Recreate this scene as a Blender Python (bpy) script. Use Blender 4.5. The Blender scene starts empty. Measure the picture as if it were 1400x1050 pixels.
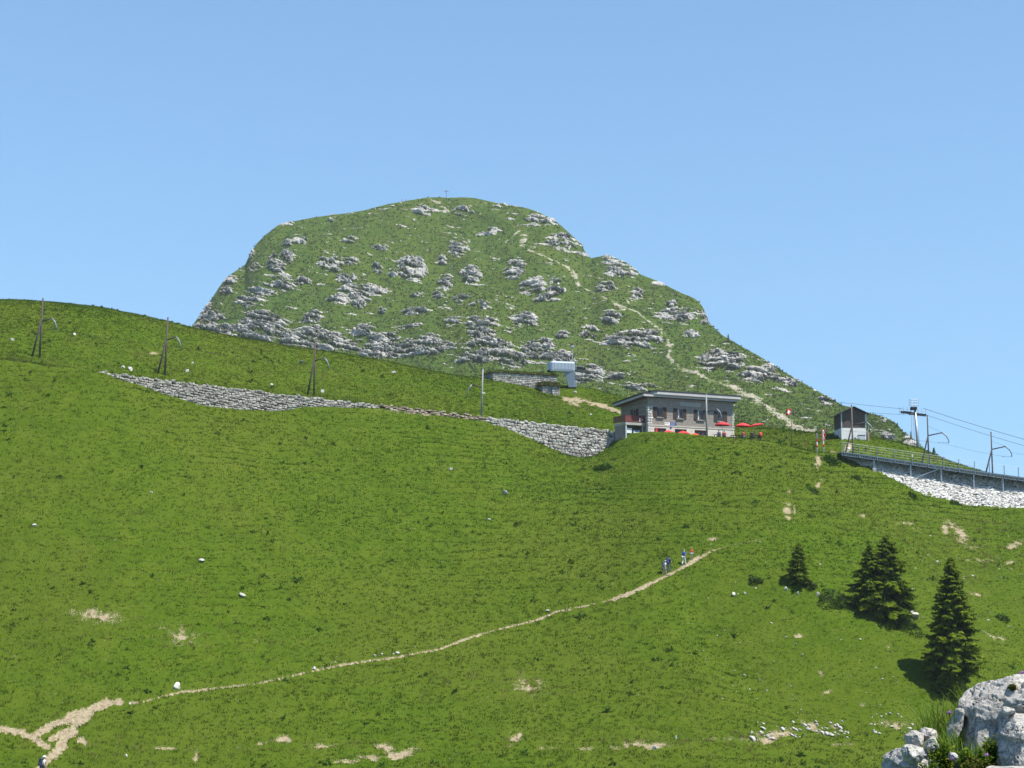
import bpy, math, random
import numpy as np
from mathutils import Vector, Matrix

rng = np.random.default_rng(7)
random.seed(7)
SC = bpy.context.scene
COL = SC.collection

# ------------------------------------------------------------------ camera model
F_PX = 2154.0                      # focal length, in pixels of the 1400 px wide photograph
PITCH = math.atan(275.0 / F_PX)
CP, SP = math.cos(PITCH), math.sin(PITCH)

def pt(u, v, Y):
    """world point seen at photograph pixel (u, v) at forward distance Y"""
    a = (525.0 - np.asarray(v, float))
    dy = F_PX * CP - a * SP
    dz = F_PX * SP + a * CP
    s = Y / dy
    return np.stack(np.broadcast_arrays((np.asarray(u, float) - 700.0) * s, Y * np.ones_like(s), dz * s), -1)

def px(P):
    """photograph pixel of a world point"""
    x, y, z = P[..., 0], P[..., 1], P[..., 2]
    d = y * CP + z * SP
    w = -y * SP + z * CP
    return 700 + F_PX * x / d, 525 - F_PX * w / d

# ------------------------------------------------------------------ noise
def _hash(ix, iy, iz, seed):
    h = (ix.astype(np.int64) * 374761393 + iy.astype(np.int64) * 668265263 + iz.astype(np.int64) * 2147483647 + seed * 974711) & 0xFFFFFFFF
    h = ((h ^ (h >> 13)) * 1274126177) & 0xFFFFFFFF
    h = ((h ^ (h >> 16)) * 2246822519) & 0xFFFFFFFF
    return (h ^ (h >> 15)) & 0xFFFF

_G = rng.normal(size=(256, 3)); _G /= np.linalg.norm(_G, axis=1)[:, None]

def pn(x, y, z=0.0, seed=0):
    x, y, z = np.broadcast_arrays(np.asarray(x, float), np.asarray(y, float), np.asarray(z, float))
    ix, iy, iz = np.floor(x), np.floor(y), np.floor(z)
    fx, fy, fz = x - ix, y - iy, z - iz
    ux, uy, uz = [t * t * t * (t * (t * 6 - 15) + 10) for t in (fx, fy, fz)]
    out = 0.0
    for dx in (0, 1):
        wx = ux if dx else 1 - ux
        for dy in (0, 1):
            wy = uy if dy else 1 - uy
            for dz in (0, 1):
                wz = uz if dz else 1 - uz
                g = _G[_hash(ix + dx, iy + dy, iz + dz, seed) & 255]
                out = out + wx * wy * wz * (g[..., 0] * (fx - dx) + g[..., 1] * (fy - dy) + g[..., 2] * (fz - dz))
    return out * 1.6

def fbm(x, y, z=0.0, octs=4, seed=0, gain=0.5):
    s, a, f, n = 0.0, 1.0, 1.0, 0.0
    for o in range(octs):
        s = s + a * pn(x * f, y * f, np.asarray(z) * f, seed + o * 17)
        n += a; a *= gain; f *= 2.03
    return s / n

def sstep(a, b, x):
    t = np.clip((x - a) / (b - a), 0, 1)
    return t * t * (3 - 2 * t)

# ------------------------------------------------------------------ mesh and object helpers
def mesh_np(name, V, faces=None, quads=None, tris=None, smooth=True):
    """mesh from numpy arrays"""
    me = bpy.data.meshes.new(name)
    V = np.ascontiguousarray(V, dtype=np.float32)
    lv, ls, lt = [], [], []
    off = 0
    for arr, k in ((quads, 4), (tris, 3)):
        if arr is not None and len(arr):
            arr = np.asarray(arr, np.int32)
            lv.append(arr.ravel()); n = len(arr)
            ls.append(off + np.arange(n, dtype=np.int32) * k); lt.append(np.full(n, k, np.int32)); off += n * k
    lv, ls, lt = np.concatenate(lv), np.concatenate(ls), np.concatenate(lt)
    me.vertices.add(len(V)); me.vertices.foreach_set("co", V.ravel())
    me.loops.add(len(lv)); me.loops.foreach_set("vertex_index", lv)
    me.polygons.add(len(ls)); me.polygons.foreach_set("loop_start", ls); me.polygons.foreach_set("loop_total", lt)
    me.update(calc_edges=True)
    if smooth:
        me.polygons.foreach_set("use_smooth", np.ones(len(ls), bool))
    return me

def attr(me, name, vals):
    a = me.attributes.new(name, 'FLOAT', 'POINT')
    a.data.foreach_set("value", np.ascontiguousarray(vals, np.float32))

def link(name, me, mat=None, parent=None):
    o = bpy.data.objects.new(name, me)
    COL.objects.link(o)
    if mat is not None and me is not None:
        for m in (mat if isinstance(mat, (list, tuple)) else [mat]):
            me.materials.append(m)
    if parent is not None:
        o.parent = parent
    return o

def tag(o, label=None, cat=None, group=None, kind=None):
    if label: o["label"] = label
    if cat: o["category"] = cat
    if group: o["group"] = group
    if kind: o["kind"] = kind
    return o

def empty(name, loc, rz=0.0):
    o = bpy.data.objects.new(name, None)
    o.location = loc; o.rotation_euler = (0, 0, rz); o.empty_display_size = 0.3
    COL.objects.link(o)
    return o

def copy_tree(o, parent=None):
    c = o.copy(); COL.objects.link(c)
    if parent is not None: c.parent = parent
    for ch in list(o.children): copy_tree(ch, c)
    return c

class MB:
    """collects shapes for ONE mesh"""
    def __init__(s): s.v = []; s.f = []; s.m = []
    def add(s, verts, faces, mi=0):
        n = len(s.v); s.v += [tuple(map(float, p)) for p in verts]
        s.f += [tuple(n + i for i in f) for f in faces]; s.m += [mi] * len(faces)
        return s
    def box(s, c, size, rot=None, mi=0, bev=0.0):
        hx, hy, hz = size[0] / 2, size[1] / 2, size[2] / 2
        b = min(bev, hx * .9, hy * .9, hz * .9)
        R = rot if rot is not None else Matrix.Identity(3)
        if b <= 0:
            P = [(x, y, z) for z in (-hz, hz) for y in (-hy, hy) for x in (-hx, hx)]
            Fs = [(0, 2, 3, 1), (4, 5, 7, 6), (0, 1, 5, 4), (2, 6, 7, 3), (0, 4, 6, 2), (1, 3, 7, 5)]
        else:
            P, Fs, idx = [], [], {}
            def vid(p):
                k = tuple(round(q, 6) for q in p)
                if k not in idx: idx[k] = len(P); P.append(p)
                return idx[k]
            X = {-1: (-hx, -hx + b), 1: (hx, hx - b)}; Yy = {-1: (-hy, -hy + b), 1: (hy, hy - b)}; Z = {-1: (-hz, -hz + b), 1: (hz, hz - b)}
            def c3(sx, sy, sz, ax):
                return (X[sx][0 if ax == 0 else 1], Yy[sy][0 if ax == 1 else 1], Z[sz][0 if ax == 2 else 1])
            for sx in (-1, 1):
                q = [(sx, a, c) for a, c in ((-1, -1), (1, -1), (1, 1), (-1, 1))]
                f = [vid(c3(*t, 0)) for t in q]; Fs.append(f if sx > 0 else f[::-1])
            for sy in (-1, 1):
                q = [(a, sy, c) for a, c in ((-1, -1), (1, -1), (1, 1), (-1, 1))]
                f = [vid(c3(*t, 1)) for t in q]; Fs.append(f[::-1] if sy > 0 else f)
            for sz in (-1, 1):
                q = [(a, c, sz) for a, c in ((-1, -1), (1, -1), (1, 1), (-1, 1))]
                f = [vid(c3(*t, 2)) for t in q]; Fs.append(f if sz > 0 else f[::-1])
            for sx in (-1, 1):
                for sy in (-1, 1):
                    f = [vid(c3(sx, sy, -1, 0)), vid(c3(sx, sy, -1, 1)), vid(c3(sx, sy, 1, 1)), vid(c3(sx, sy, 1, 0))]
                    Fs.append(f if sx * sy > 0 else f[::-1])
                for sz in (-1, 1):
                    f = [vid(c3(sx, -1, sz, 0)), vid(c3(sx, 1, sz, 0)), vid(c3(sx, 1, sz, 2)), vid(c3(sx, -1, sz, 2))]
                    Fs.append(f if sx * sz > 0 else f[::-1])
            for sy in (-1, 1):
                for sz in (-1, 1):
                    f = [vid(c3(-1, sy, sz, 1)), vid(c3(-1, sy, sz, 2)), vid(c3(1, sy, sz, 2)), vid(c3(1, sy, sz, 1))]
                    Fs.append(f if sy * sz > 0 else f[::-1])
            for sx in (-1, 1):
                for sy in (-1, 1):
                    for sz in (-1, 1):
                        f = [vid(c3(sx, sy, sz, 0)), vid(c3(sx, sy, sz, 1)), vid(c3(sx, sy, sz, 2))]
                        Fs.append(f if sx * sy * sz > 0 else f[::-1])
        c = Vector(c)
        return s.add([c + R @ Vector(p) for p in P], Fs, mi)
    def tube(s, pts, r, n=8, mi=0, caps=True):
        """tube through points; r is a number or one per point"""
        pts = [Vector(p) for p in pts]
        rs = [r] * len(pts) if not hasattr(r, '__len__') else r
        ref = None; rings = []
        for i, p in enumerate(pts):
            d = (pts[min(i + 1, len(pts) - 1)] - pts[max(i - 1, 0)]).normalized()
            if ref is None:
                ref = d.cross(Vector((0, 0, 1)))
                if ref.length < 1e-3: ref = Vector((1, 0, 0))
            ref = (ref - d * ref.dot(d)).normalized()
            b = d.cross(ref)
            rings.append([p + (ref * math.cos(2 * math.pi * k / n) + b * math.sin(2 * math.pi * k / n)) * rs[i] for k in range(n)])
        V = [q for ring in rings for q in ring]
        Fs = []
        for i in range(len(pts) - 1):
            for k in range(n):
                Fs.append((i * n + k, i * n + (k + 1) % n, (i + 1) * n + (k + 1) % n, (i + 1) * n + k))
        if caps:
            Fs.append(tuple(range(n - 1, -1, -1))); Fs.append(tuple((len(pts) - 1) * n + k for k in range(n)))
        return s.add(V, Fs, mi)
    def bar(s, a, b, w, h, mi=0, bev=0.0):
        """rectangular bar from a to b"""
        a, b = Vector(a), Vector(b); d = (b - a)
        z = Vector((0, 0, 1)) if abs(d.normalized().z) < .95 else Vector((0, 1, 0))
        x = d.normalized(); y = z.cross(x).normalized(); z = x.cross(y)
        R = Matrix((x, y, z)).transposed()
        return s.box((a + b) / 2, (d.length, w, h), R, mi, bev)
    def prism(s, outline, axis_from, axis_to, mi=0):
        """extrude an outline (list of 3D points) by the vector axis_to-axis_from"""
        d = Vector(axis_to) - Vector(axis_from); n = len(outline)
        A = [Vector(p) for p in outline]; B = [p + d for p in A]
        Fs = [tuple(range(n - 1, -1, -1)), tuple(n + i for i in range(n))] + [(i, (i + 1) % n, n + (i + 1) % n, n + i) for i in range(n)]
        return s.add(A + B, Fs, mi)
    def mesh(s, name, smooth=False):
        me = bpy.data.meshes.new(name); me.from_pydata(s.v, [], s.f); me.validate()
        if len(me.polygons) == len(s.m): me.polygons.foreach_set("material_index", s.m)
        if smooth: me.polygons.foreach_set("use_smooth", [True] * len(me.polygons))
        me.update()
        return me
    def build(s, name, mat, parent=None, smooth=False):
        return link(name, s.mesh(name, smooth), mat, parent)

# ------------------------------------------------------------------ materials
def new_mat(name):
    m = bpy.data.materials.new(name); m.use_nodes = True
    nt = m.node_tree; nt.nodes.clear()
    out = nt.nodes.new('ShaderNodeOutputMaterial'); bs = nt.nodes.new('ShaderNodeBsdfPrincipled')
    nt.links.new(bs.outputs[0], out.inputs[0])
    bs.inputs['Roughness'].default_value = 0.85
    bs.inputs['Specular IOR Level'].default_value = 0.25
    return m, nt, bs

class G:
    """node graph shorthand"""
    def __init__(s, nt): s.nt = nt
    def n(s, t, **kw):
        nd = s.nt.nodes.new(t)
        for k, v in kw.items():
            if k.startswith('i_'): nd.inputs[int(k[2:])].default_value = v
            else: setattr(nd, k, v)
        return nd
    def l(s, a, b): s.nt.links.new(a, b)
    def pos(s): return s.n('ShaderNodeNewGeometry').outputs['Position']
    def obj(s): return s.n('ShaderNodeTexCoord').outputs['Object']
    def noise(s, vec, scale, detail=4, rough=.55, sx=None):
        if sx:
            mp = s.n('ShaderNodeMapping'); mp.inputs['Scale'].default_value = sx; s.l(vec, mp.inputs[0]); vec = mp.outputs[0]
        t = s.n('ShaderNodeTexNoise'); s.l(vec, t.inputs['Vector'])
        t.inputs['Scale'].default_value = scale; t.inputs['Detail'].default_value = detail; t.inputs['Roughness'].default_value = rough
        return t.outputs['Fac']
    def voro(s, vec, scale, feature='F1', sx=None):
        if sx:
            mp = s.n('ShaderNodeMapping'); mp.inputs['Scale'].default_value = sx; s.l(vec, mp.inputs[0]); vec = mp.outputs[0]
        t = s.n('ShaderNodeTexVoronoi', feature=feature); s.l(vec, t.inputs['Vector']); t.inputs['Scale'].default_value = scale
        return t
    def ramp(s, fac, stops):
        r = s.n('ShaderNodeValToRGB'); s.l(fac, r.inputs[0])
        e = r.color_ramp.elements
        while len(e) < len(stops): e.new(.5)
        for el, (p, c) in zip(e, stops):
            el.position = p; el.color = (*c, 1) if hasattr(c, '__len__') else (c, c, c, 1)
        return r.outputs[0]
    def mix(s, fac, a, b, blend='MIX'):
        m = s.n('ShaderNodeMix', data_type='RGBA', blend_type=blend)
        for k, v in ((0, fac), (6, a), (7, b)):
            if isinstance(v, (int, float)): m.inputs[k].default_value = v
            elif hasattr(v, '__len__'): m.inputs[k].default_value = (*v, 1)
            else: s.l(v, m.inputs[k])
        return m.outputs[2]
    def math(s, op, a, b=0.0, clamp=False):
        m = s.n('ShaderNodeMath', operation=op, use_clamp=clamp)
        for k, v in ((0, a), (1, b)):
            if isinstance(v, (int, float)): m.inputs[k].default_value = v
            else: s.l(v, m.inputs[k])
        return m.outputs[0]
    def attr(s, name): return s.n('ShaderNodeAttribute', attribute_name=name).outputs['Fac']
    def bump(s, h, strength, dist, bs, prev=None):
        b = s.n('ShaderNodeBump'); b.inputs['Strength'].default_value = strength; b.inputs['Distance'].default_value = dist
        s.l(h, b.inputs['Height'])
        if prev: s.l(prev, b.inputs['Normal'])
        if bs: s.l(b.outputs[0], bs.inputs['Normal'])
        return b.outputs[0]

def plain(name, col, rough=.7, metal=0.0, spec=.3, var=.12, scale=3.0, bump=0.0):
    """coloured material with slight wear noise"""
    m, nt, bs = new_mat(name); g = G(nt)
    f = g.noise(g.obj(), scale, 5, .65)
    c = g.ramp(f, [(.25, tuple(x * (1 - var) for x in col)), (.75, tuple(min(1, x * (1 + var)) for x in col))])
    g.l(c, bs.inputs['Base Color'])
    bs.inputs['Roughness'].default_value = rough; bs.inputs['Metallic'].default_value = metal; bs.inputs['Specular IOR Level'].default_value = spec
    if bump: g.bump(f, .6, bump, bs)
    return m

# ------------------------------------------------------------------ terrain model
WALL_UY = [(-400, 183), (0, 181), (135, 182), (200, 187), (300, 193), (400, 199), (520, 206), (600, 210), (660, 213), (760, 217), (845, 219.3),
           (875, 214.5), (900, 213), (1000, 211), (1040, 212), (1110, 213.5), (1150, 215), (1250, 215.5), (1400, 215.5), (1600, 215), (1800, 215)]
_wu = np.array([w[0] for w in WALL_UY], float); _wy = np.array([w[1] for w in WALL_UY], float)
_wx = (_wu - 700) / F_PX * _wy          # close enough to the true x for a plan line
def ywall(x): return np.interp(x, _wx, _wy)

WALL_TOP = [(135, 509), (200, 517), (300, 529), (400, 541), (520, 554), (600, 563), (660, 570), (760, 581), (850, 591)]
WALL_BOT = [(135, 509.5), (180, 523), (270, 551), (330, 557), (390, 560), (402, 555), (450, 556), (520, 557.5), (600, 567), (660, 574), (700, 587), (740, 606), (790, 628), (815, 625), (833, 607), (850, 592)]
def wall_top_v(u): return np.interp(u, [p[0] for p in WALL_TOP], [p[1] for p in WALL_TOP])
def wall_bot_v(u): return np.interp(u, [p[0] for p in WALL_BOT], [p[1] for p in WALL_BOT])
RUB_BOT = [(1150, 624), (1195, 641), (1220, 653), (1250, 669), (1300, 685), (1350, 693), (1400, 696), (1500, 703), (1600, 712)]
def rub_bot_v(u): return np.interp(u, [p[0] for p in RUB_BOT], [p[1] for p in RUB_BOT])
DECK_V = [(1145, 620), (1400, 658), (1600, 688)]
def deck_v(u): return 617.4 + (u - 1151) * .143

FRONT = []
for v, row in {1050: [(-250, 124), (0, 125), (200, 127), (400, 129), (700, 131), (1000, 133), (1200, 138), (1400, 142), (1650, 146)],
               900: [(-250, 138), (0, 139), (200, 141), (400, 146), (600, 150), (800, 151.5), (900, 151), (1000, 151), (1100, 151), (1200, 154), (1300, 157), (1400, 162), (1650, 166)]}.items():
    FRONT += [(u, v, Y) for u, Y in row]
FRONT += [(-250, 750, 150), (0, 750, 151), (200, 750, 155), (400, 750, 163), (600, 750, 170), (800, 770, 170), (860, 715, 182.5),
          (-250, 600, 165), (0, 600, 167), (200, 600, 174), (400, 650, 180), (600, 650, 189), (780, 680, 191.5), (815, 660, 200.5),
          (900, 782, 165), (960, 755, 170), (900, 690, 185.5), (900, 640, 200), (1000, 690, 186), (1000, 640, 199), (1100, 800, 164), (1100, 700, 186), (1118, 640, 206),
          (1200, 800, 171), (1200, 720, 190), (1300, 800, 177), (1300, 730, 194), (1400, 800, 180), (1400, 740, 195), (1650, 800, 184), (1650, 740, 198),
          (-250, 478, 182.5), (-100, 484, 181), (0, 492, 181), (80, 503, 181.5)]
for u in list(range(135, 520, 35)) + list(range(520, 850, 22)):
    x = np.interp(u, _wu, _wy); FRONT.append((u, float(wall_bot_v(u)), float(x) - .4))
LIP = [(855, 592, 218), (875, 591, 214.5), (900, 590, 213), (950, 594, 212), (1000, 598.5, 211), (1040, 603, 212), (1075, 610, 213), (1110, 618, 213.5), (1140, 620, 214.5)]
FRONT += LIP
for u in (1160, 1195, 1220, 1250, 1300, 1350, 1400, 1500, 1600):
    Yb = 215 - 6.5 * min(1, max(0.05, (u - 1150) / 110.)); FRONT.append((u, float(rub_bot_v(u)), Yb))

UPPER = [(-250, 478, 182.5), (-100, 484, 181), (0, 492, 181), (80, 503, 181.5)]
UZ = []                       # (u, Y, z) with explicit height
for u in range(135, 851, 45):
    Y = float(np.interp(u, _wu, _wy)); P = pt(u, wall_top_v(u), Y)
    UZ += [(u, Y + .3, P[2] - .15), (u, Y + 3.2, P[2])]
UPPER += [(-250, 440, 205), (0, 450, 204), (100, 463, 205), (200, 480, 211), (300, 497, 217), (400, 512, 222), (520, 527, 227), (600, 540, 230), (680, 548, 236), (740, 556, 238),
          (-250, 398, 232), (-100, 404, 232), (0, 411, 232), (100, 417, 236), (200, 436, 240), (260, 450, 243), (350, 469, 246), (430, 480, 248), (500, 489.5, 250), (600, 510, 252), (640, 515.5, 253), (674, 520.5, 250.2), (720, 529.5, 252), (767, 543, 253), (745, 541, 248), (783, 529, 256), (800, 533, 262),
          (780, 547, 245), (850, 568, 236), (850, 549, 262), (920, 558, 262), (1010, 577, 254), (1060, 588, 246), (1100, 592, 244), (1150, 598, 241), (1190, 604, 238), (1112, 603, 226), (1150, 604, 225), (1190, 606, 225), (1250, 612, 235), (1300, 631, 230), (1340, 645, 226), (1380, 656, 222)]
UPPER += LIP
TERRACE_Z = 19.5
for u, v, Y in LIP[2:6]:
    UZ += [(u, Y + 1.6, TERRACE_Z), (u, Y + 5, TERRACE_Z), (u, Y + 12, TERRACE_Z)]
for u in (1150, 1200, 1250, 1300, 1350, 1400, 1500, 1600):
    P = pt(u, deck_v(u) + 2, 215.); UZ += [(u, 215.5, P[2] - .2), (u, 219, P[2] - .1)]
UZ += [(1400, 226, 12.), (1500, 224, 10.), (1600, 224, 8.)]
for u, v, Y in [(-250, 398, 232), (0, 411, 232), (200, 436, 240), (350, 469, 246), (500, 489.5, 250), (650, 517, 260), (800, 533, 264), (920, 558, 262), (1060, 588, 246), (1190, 604, 238), (1300, 631, 230), (1400, 661, 222)]:
    P = pt(u, v, Y); UZ += [(u, Y + 18, P[2] - 3.), (u, Y + 60, P[2] - 22.)]

def fit(pts, lam):
    pts = np.array(pts); xy, z = pts[:, :2], pts[:, 2]; n = len(pts)
    d = np.linalg.norm(xy[:, None] - xy[None], axis=-1) / 50
    K = np.where(d > 0, d * d * np.log(np.maximum(d, 1e-9)), 0) + lam * np.eye(n)
    Pm = np.c_[np.ones(n), xy / 50]
    A = np.block([[K, Pm], [Pm.T, np.zeros((3, 3))]])
    return xy, np.linalg.solve(A, np.r_[z, np.zeros(3)])
def ev(model, x, y):
    xy, w = model; sh = np.shape(x); x = np.ravel(x); y = np.ravel(y); out = np.empty(len(x))
    for i in range(0, len(x), 60000):
        a = np.c_[x[i:i + 60000], y[i:i + 60000]]
        d2 = ((a[:, None] - xy[None]) ** 2).sum(-1) / 2500
        k = .5 * d2 * np.log(np.maximum(d2, 1e-12))
        out[i:i + 60000] = k @ w[:-3] + w[-3] + (a / 50) @ w[-2:]
    return out.reshape(sh)
fp = [tuple(pt(u, v, Y)) for u, v, Y in FRONT] + [(x, 80., -25.) for x in (-90, -45, 0, 45, 90)] + [(x, 105., -21.5) for x in (-70, -35, 0, 35, 70)]
up_ = [tuple(pt(u, v, Y)) for u, v, Y in UPPER] + [(*pt(u, 500., Y)[:2], z) for u, Y, z in UZ]
M_FRONT, M_UPPER = fit(fp, 2e-4), fit(up_, 2e-4)

CREASE = np.array([pt(935, 785, 165)[:2], pt(1010, 880, 152)[:2], pt(1115, 990, 142)[:2]])
def micro(x, y):
    z = .35 * fbm(x / 9, y / 9, 0, 3, 3) + .12 * fbm(x / 1.6, y / 1.6, 0, 3, 5)
    return z
def ter(x, y, detail=True):
    x = np.asarray(x, float); y = np.asarray(y, float)
    yw = ywall(x)
    zf = ev(M_FRONT, x, y); zu = ev(M_UPPER, x, y)
    m = micro(x, y) if detail else 0.0
    # terracettes trodden along the contour of the big slope
    if detail:
        ph = zf / .85 + 1.4 * fbm(x / 14, y / 14, 0, 2, 31)
        amp = .115 * sstep(-.3, .5, fbm(x / 22, y / 22, 0, 2, 33)) + .02
        zf = zf + amp * np.sin(2 * np.pi * ph)
        d = np.minimum(np.abs(y - yw) / 3, 1); m = m * (.15 + .85 * d)
        # shallow gully down the slope left of the spruces
        cx = np.interp(y, CREASE[::-1, 1], CREASE[::-1, 0]); w = sstep(138, 146, y) * (1 - sstep(160, 170, y))
        zf = zf - w * 1.7 * np.where(x < cx, np.exp(-((x - cx) / 3.6) ** 2), np.exp(-((x - cx) / 13.0) ** 2))
    z = np.where(y < yw, zf, zu) + m
    # own knoll of the viewpoint
    kn = -1.8 - .45 * np.maximum(0, np.hypot(x * .8, y) - 12.5) + .05 * fbm(x, y, 0, 3, 9)
    z = np.where(y < 75, np.maximum(np.minimum(z, -21) + 0 * y, kn), z)
    return z

_cache = {}
def hit(u, v, ymin=112., ymax=300.):
    """terrain point seen at a photograph pixel"""
    Y = np.arange(ymin, ymax, .08)
    P = pt(u, v, Y)
    z = ter(P[:, 0], P[:, 1])
    k = np.argmax(P[:, 2] < z)
    if not (P[:, 2] < z).any(): k = len(Y) - 1
    return np.array([P[k, 0], P[k, 1], z[k]])
# ------------------------------------------------------------------ terrain mesh
def seg_dist(u, v, poly):
    """distance in photo pixels to a polyline, and the position along it"""
    best = np.full(np.shape(u), 1e9)
    for (a, b) in zip(poly[:-1], poly[1:]):
        ax, ay = a; bx, by = b; L = (bx - ax) ** 2 + (by - ay) ** 2
        t = np.clip(((u - ax) * (bx - ax) + (v - ay) * (by - ay)) / L, 0, 1)
        best = np.minimum(best, np.hypot(u - ax - t * (bx - ax), v - ay - t * (by - ay)))
    return best

# bare earth: (u, v, half width, half height, tilt dv/du, strength)
BARE = [(130, 842, 44, 11, .1, .95), (245, 868, 40, 16, .3, .7), (545, 1030, 30, 7, -.2, 1.2), (530, 1022, 24, 6, .3, 1.1), (440, 1020, 26, 5, 0, .95), (385, 1010, 16, 7, 0, 1.0), (360, 1015, 11, 4, 0, 1.0), (505, 1035, 22, 5, .1, 1.2), (470, 1040, 30, 4, 0, 1.0), (230, 1022, 30, 3, 0, .9),
        (330, 1023, 30, 4, 0, .6), (268, 1034, 5, 9, -.5, .9), (703, 1010, 13, 9, -.6, 1), (720, 935, 26, 16, .2, .75), (640, 1028, 30, 4, 0, .55), (745, 1022, 25, 3, 0, .7), (800, 1022, 14, 4, 0, .8), (880, 1018, 44, 7, 0, 1.0), (845, 1022, 14, 4, 0, .8),
        (1150, 1017, 20, 3, 0, 1.0), (1060, 1005, 34, 9, -.3, 1.0), (1115, 995, 24, 8, .5, .95), (1040, 1004, 14, 5, 0, .8), (1000, 1010, 40, 4, 0, .6), (1140, 993, 12, 10, .8, .5), (1220, 990, 28, 7, 0, .8),
        (1118, 632, 5, 12, 0, 1.3), (1118, 663, 6, 5, -1, 1.3), (1076, 697, 6, 14, .3, 1.3), (1079, 673, 6, 4, -.6, 1), (1087, 700, 3, 9, .8, 1), (1178, 704, 8, 3, .3, 1), (1310, 728, 18, 14, .8, 1.0), (1292, 722, 8, 12, .6, .8), (1240, 715, 26, 8, .3, .5),
        (1330, 745, 14, 6, .4, .7), (1387, 745, 14, 6, -.3, 1), (1345, 765, 30, 4, 0, .7), (1382, 768, 9, 4, 0, 1), (1120, 672, 20, 9, 0, .35), (1360, 870, 16, 5, .4, 1), (1090, 869, 8, 3, 0, 1), (1123, 920, 7, 5, .6, .9), (1135, 945, 14, 3, -.2, .8),
        (1180, 962, 7, 4, 0, .8), (1335, 812, 12, 3, .3, .8), (975, 736, 9, 3, 0, .9), (1215, 885, 8, 6, .6, .7), (785, 552, 9, 4.5, .2, 1.2), (1160, 612, 7, 8, -.8, 1.2), (1140, 617, 7, 3, 0, 1), (617, 504, 9, 4, 0, .5), (210, 483, 9, 2.5, 0, 1), (600, 567, 110, 3, .08, .75),
        (700, 500, 20, 3, 0, .3), (1050, 640, 26, 10, -.5, .25), (60, 985, 60, 6, .1, .2), (1260, 700, 60, 20, .3, .3), (1370, 715, 40, 16, .1, .35), (1290, 850, 60, 30, .2, .2), (1340, 790, 60, 30, .2, .22), (360, 880, 60, 30, -.2, .2)]
PATHS = [   # polyline in photo pixels, half width in pixels
    ([(148, 962), (190, 960), (243, 946), (300, 940), (350, 934), (392, 925), (430, 916), (470, 908), (540, 898), (600, 887), (640, 872), (680, 860), (735, 847), (760, 836), (800, 828), (838, 819), (875, 806), (905, 789), (935, 773), (960, 757), (985, 749)], 1.15), ([(980, 750), (1010, 743), (1045, 736)], .35),
    ([(838, 819), (872, 806), (900, 792), (935, 774), (972, 754)], 2.1),
    ([(770, 545), (800, 548), (830, 556), (853, 566)], 2.6)]
FORK = [([(52, 1052), (82, 1020), (105, 990), (130, 968), (150, 961), (165, 961)], 6.5), ([(0, 995), (28, 1000), (48, 1010), (66, 1020)], 4.5), ([(50, 1004), (66, 992), (90, 985), (120, 972)], 5.5), ([(70, 1010), (92, 996), (110, 985)], 4.5), ([(95, 975), (140, 962)], 2.5), ([(110, 1012), (116, 1016)], 4)]

def bare_mask(P):
    u, v = px(P)
    x, y, z = P[..., 0], P[..., 1], P[..., 2]
    n = fbm(x / 1.1, y / 1.1, 0, 4, 41, .62); n2 = fbm(x / 3.5, y / 3.5, 0, 3, 43)
    m = np.zeros_like(u)
    for cu, cv, a, b, t, s in BARE:
        du, dv = u - cu, v - cv - t * (u - cu)
        e = s * np.maximum(0, 1.25 - np.sqrt((du / (a * 1.15)) ** 2 + (dv / (b * 1.15)) ** 2))
        m = np.maximum(m, e)
    m = m * .72 + 1.15 * n * (.25 + m) + .3 * n2 * m - .10
    bare = np.clip(m * 1.15, 0, .95)
    for poly, w in PATHS:
        d = seg_dist(u, v, poly); brk = fbm(x / 5, y / 5, 0, 2, 47)
        w2 = w * (.92 + 1.5 * n + 1.0 * brk)
        bare = np.maximum(bare, sstep(w2 + 1.0, w2 - 1.0, d))
    for poly, w in FORK:
        d = seg_dist(u, v, poly); w2 = w * (.95 + 2.0 * n)
        bare = np.maximum(bare, sstep(w2 + 1.2, w2 - 1.2, d))
    return bare * (P[..., 1] > 100)

us = np.concatenate([np.arange(-240, -20, 8.), np.arange(-20, 1420, 1.55), np.arange(1420, 1660, 8.)])
Ys = np.concatenate([np.linspace(1, 20, 30), np.linspace(21, 74, 30), np.linspace(75.2, 117, 30), np.arange(117.5, 222, .27), np.arange(222, 268, .4), np.linspace(269, 330, 20)])
UU, YY = np.meshgrid(us, Ys)
XX = (UU - 700) / F_PX * YY * 1.008
wide = sstep(60, 10, YY)
XX = XX * (1 + 1.2 * wide)
ZZ = ter(XX, YY)
TP = np.stack([XX, YY, ZZ], -1)
nr, nc = XX.shape
idx = np.arange(nr * nc).reshape(nr, nc)
tq = np.stack([idx[:-1, :-1], idx[:-1, 1:], idx[1:, 1:], idx[1:, :-1]], -1).reshape(-1, 4)
BM = bare_mask(TP)
TP[..., 2] -= .11 * sstep(.3, .6, BM)          # bare ground is worn in
me = mesh_np("hillside", TP.reshape(-1, 3), quads=tq)
attr(me, "bare", BM.ravel())

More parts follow.
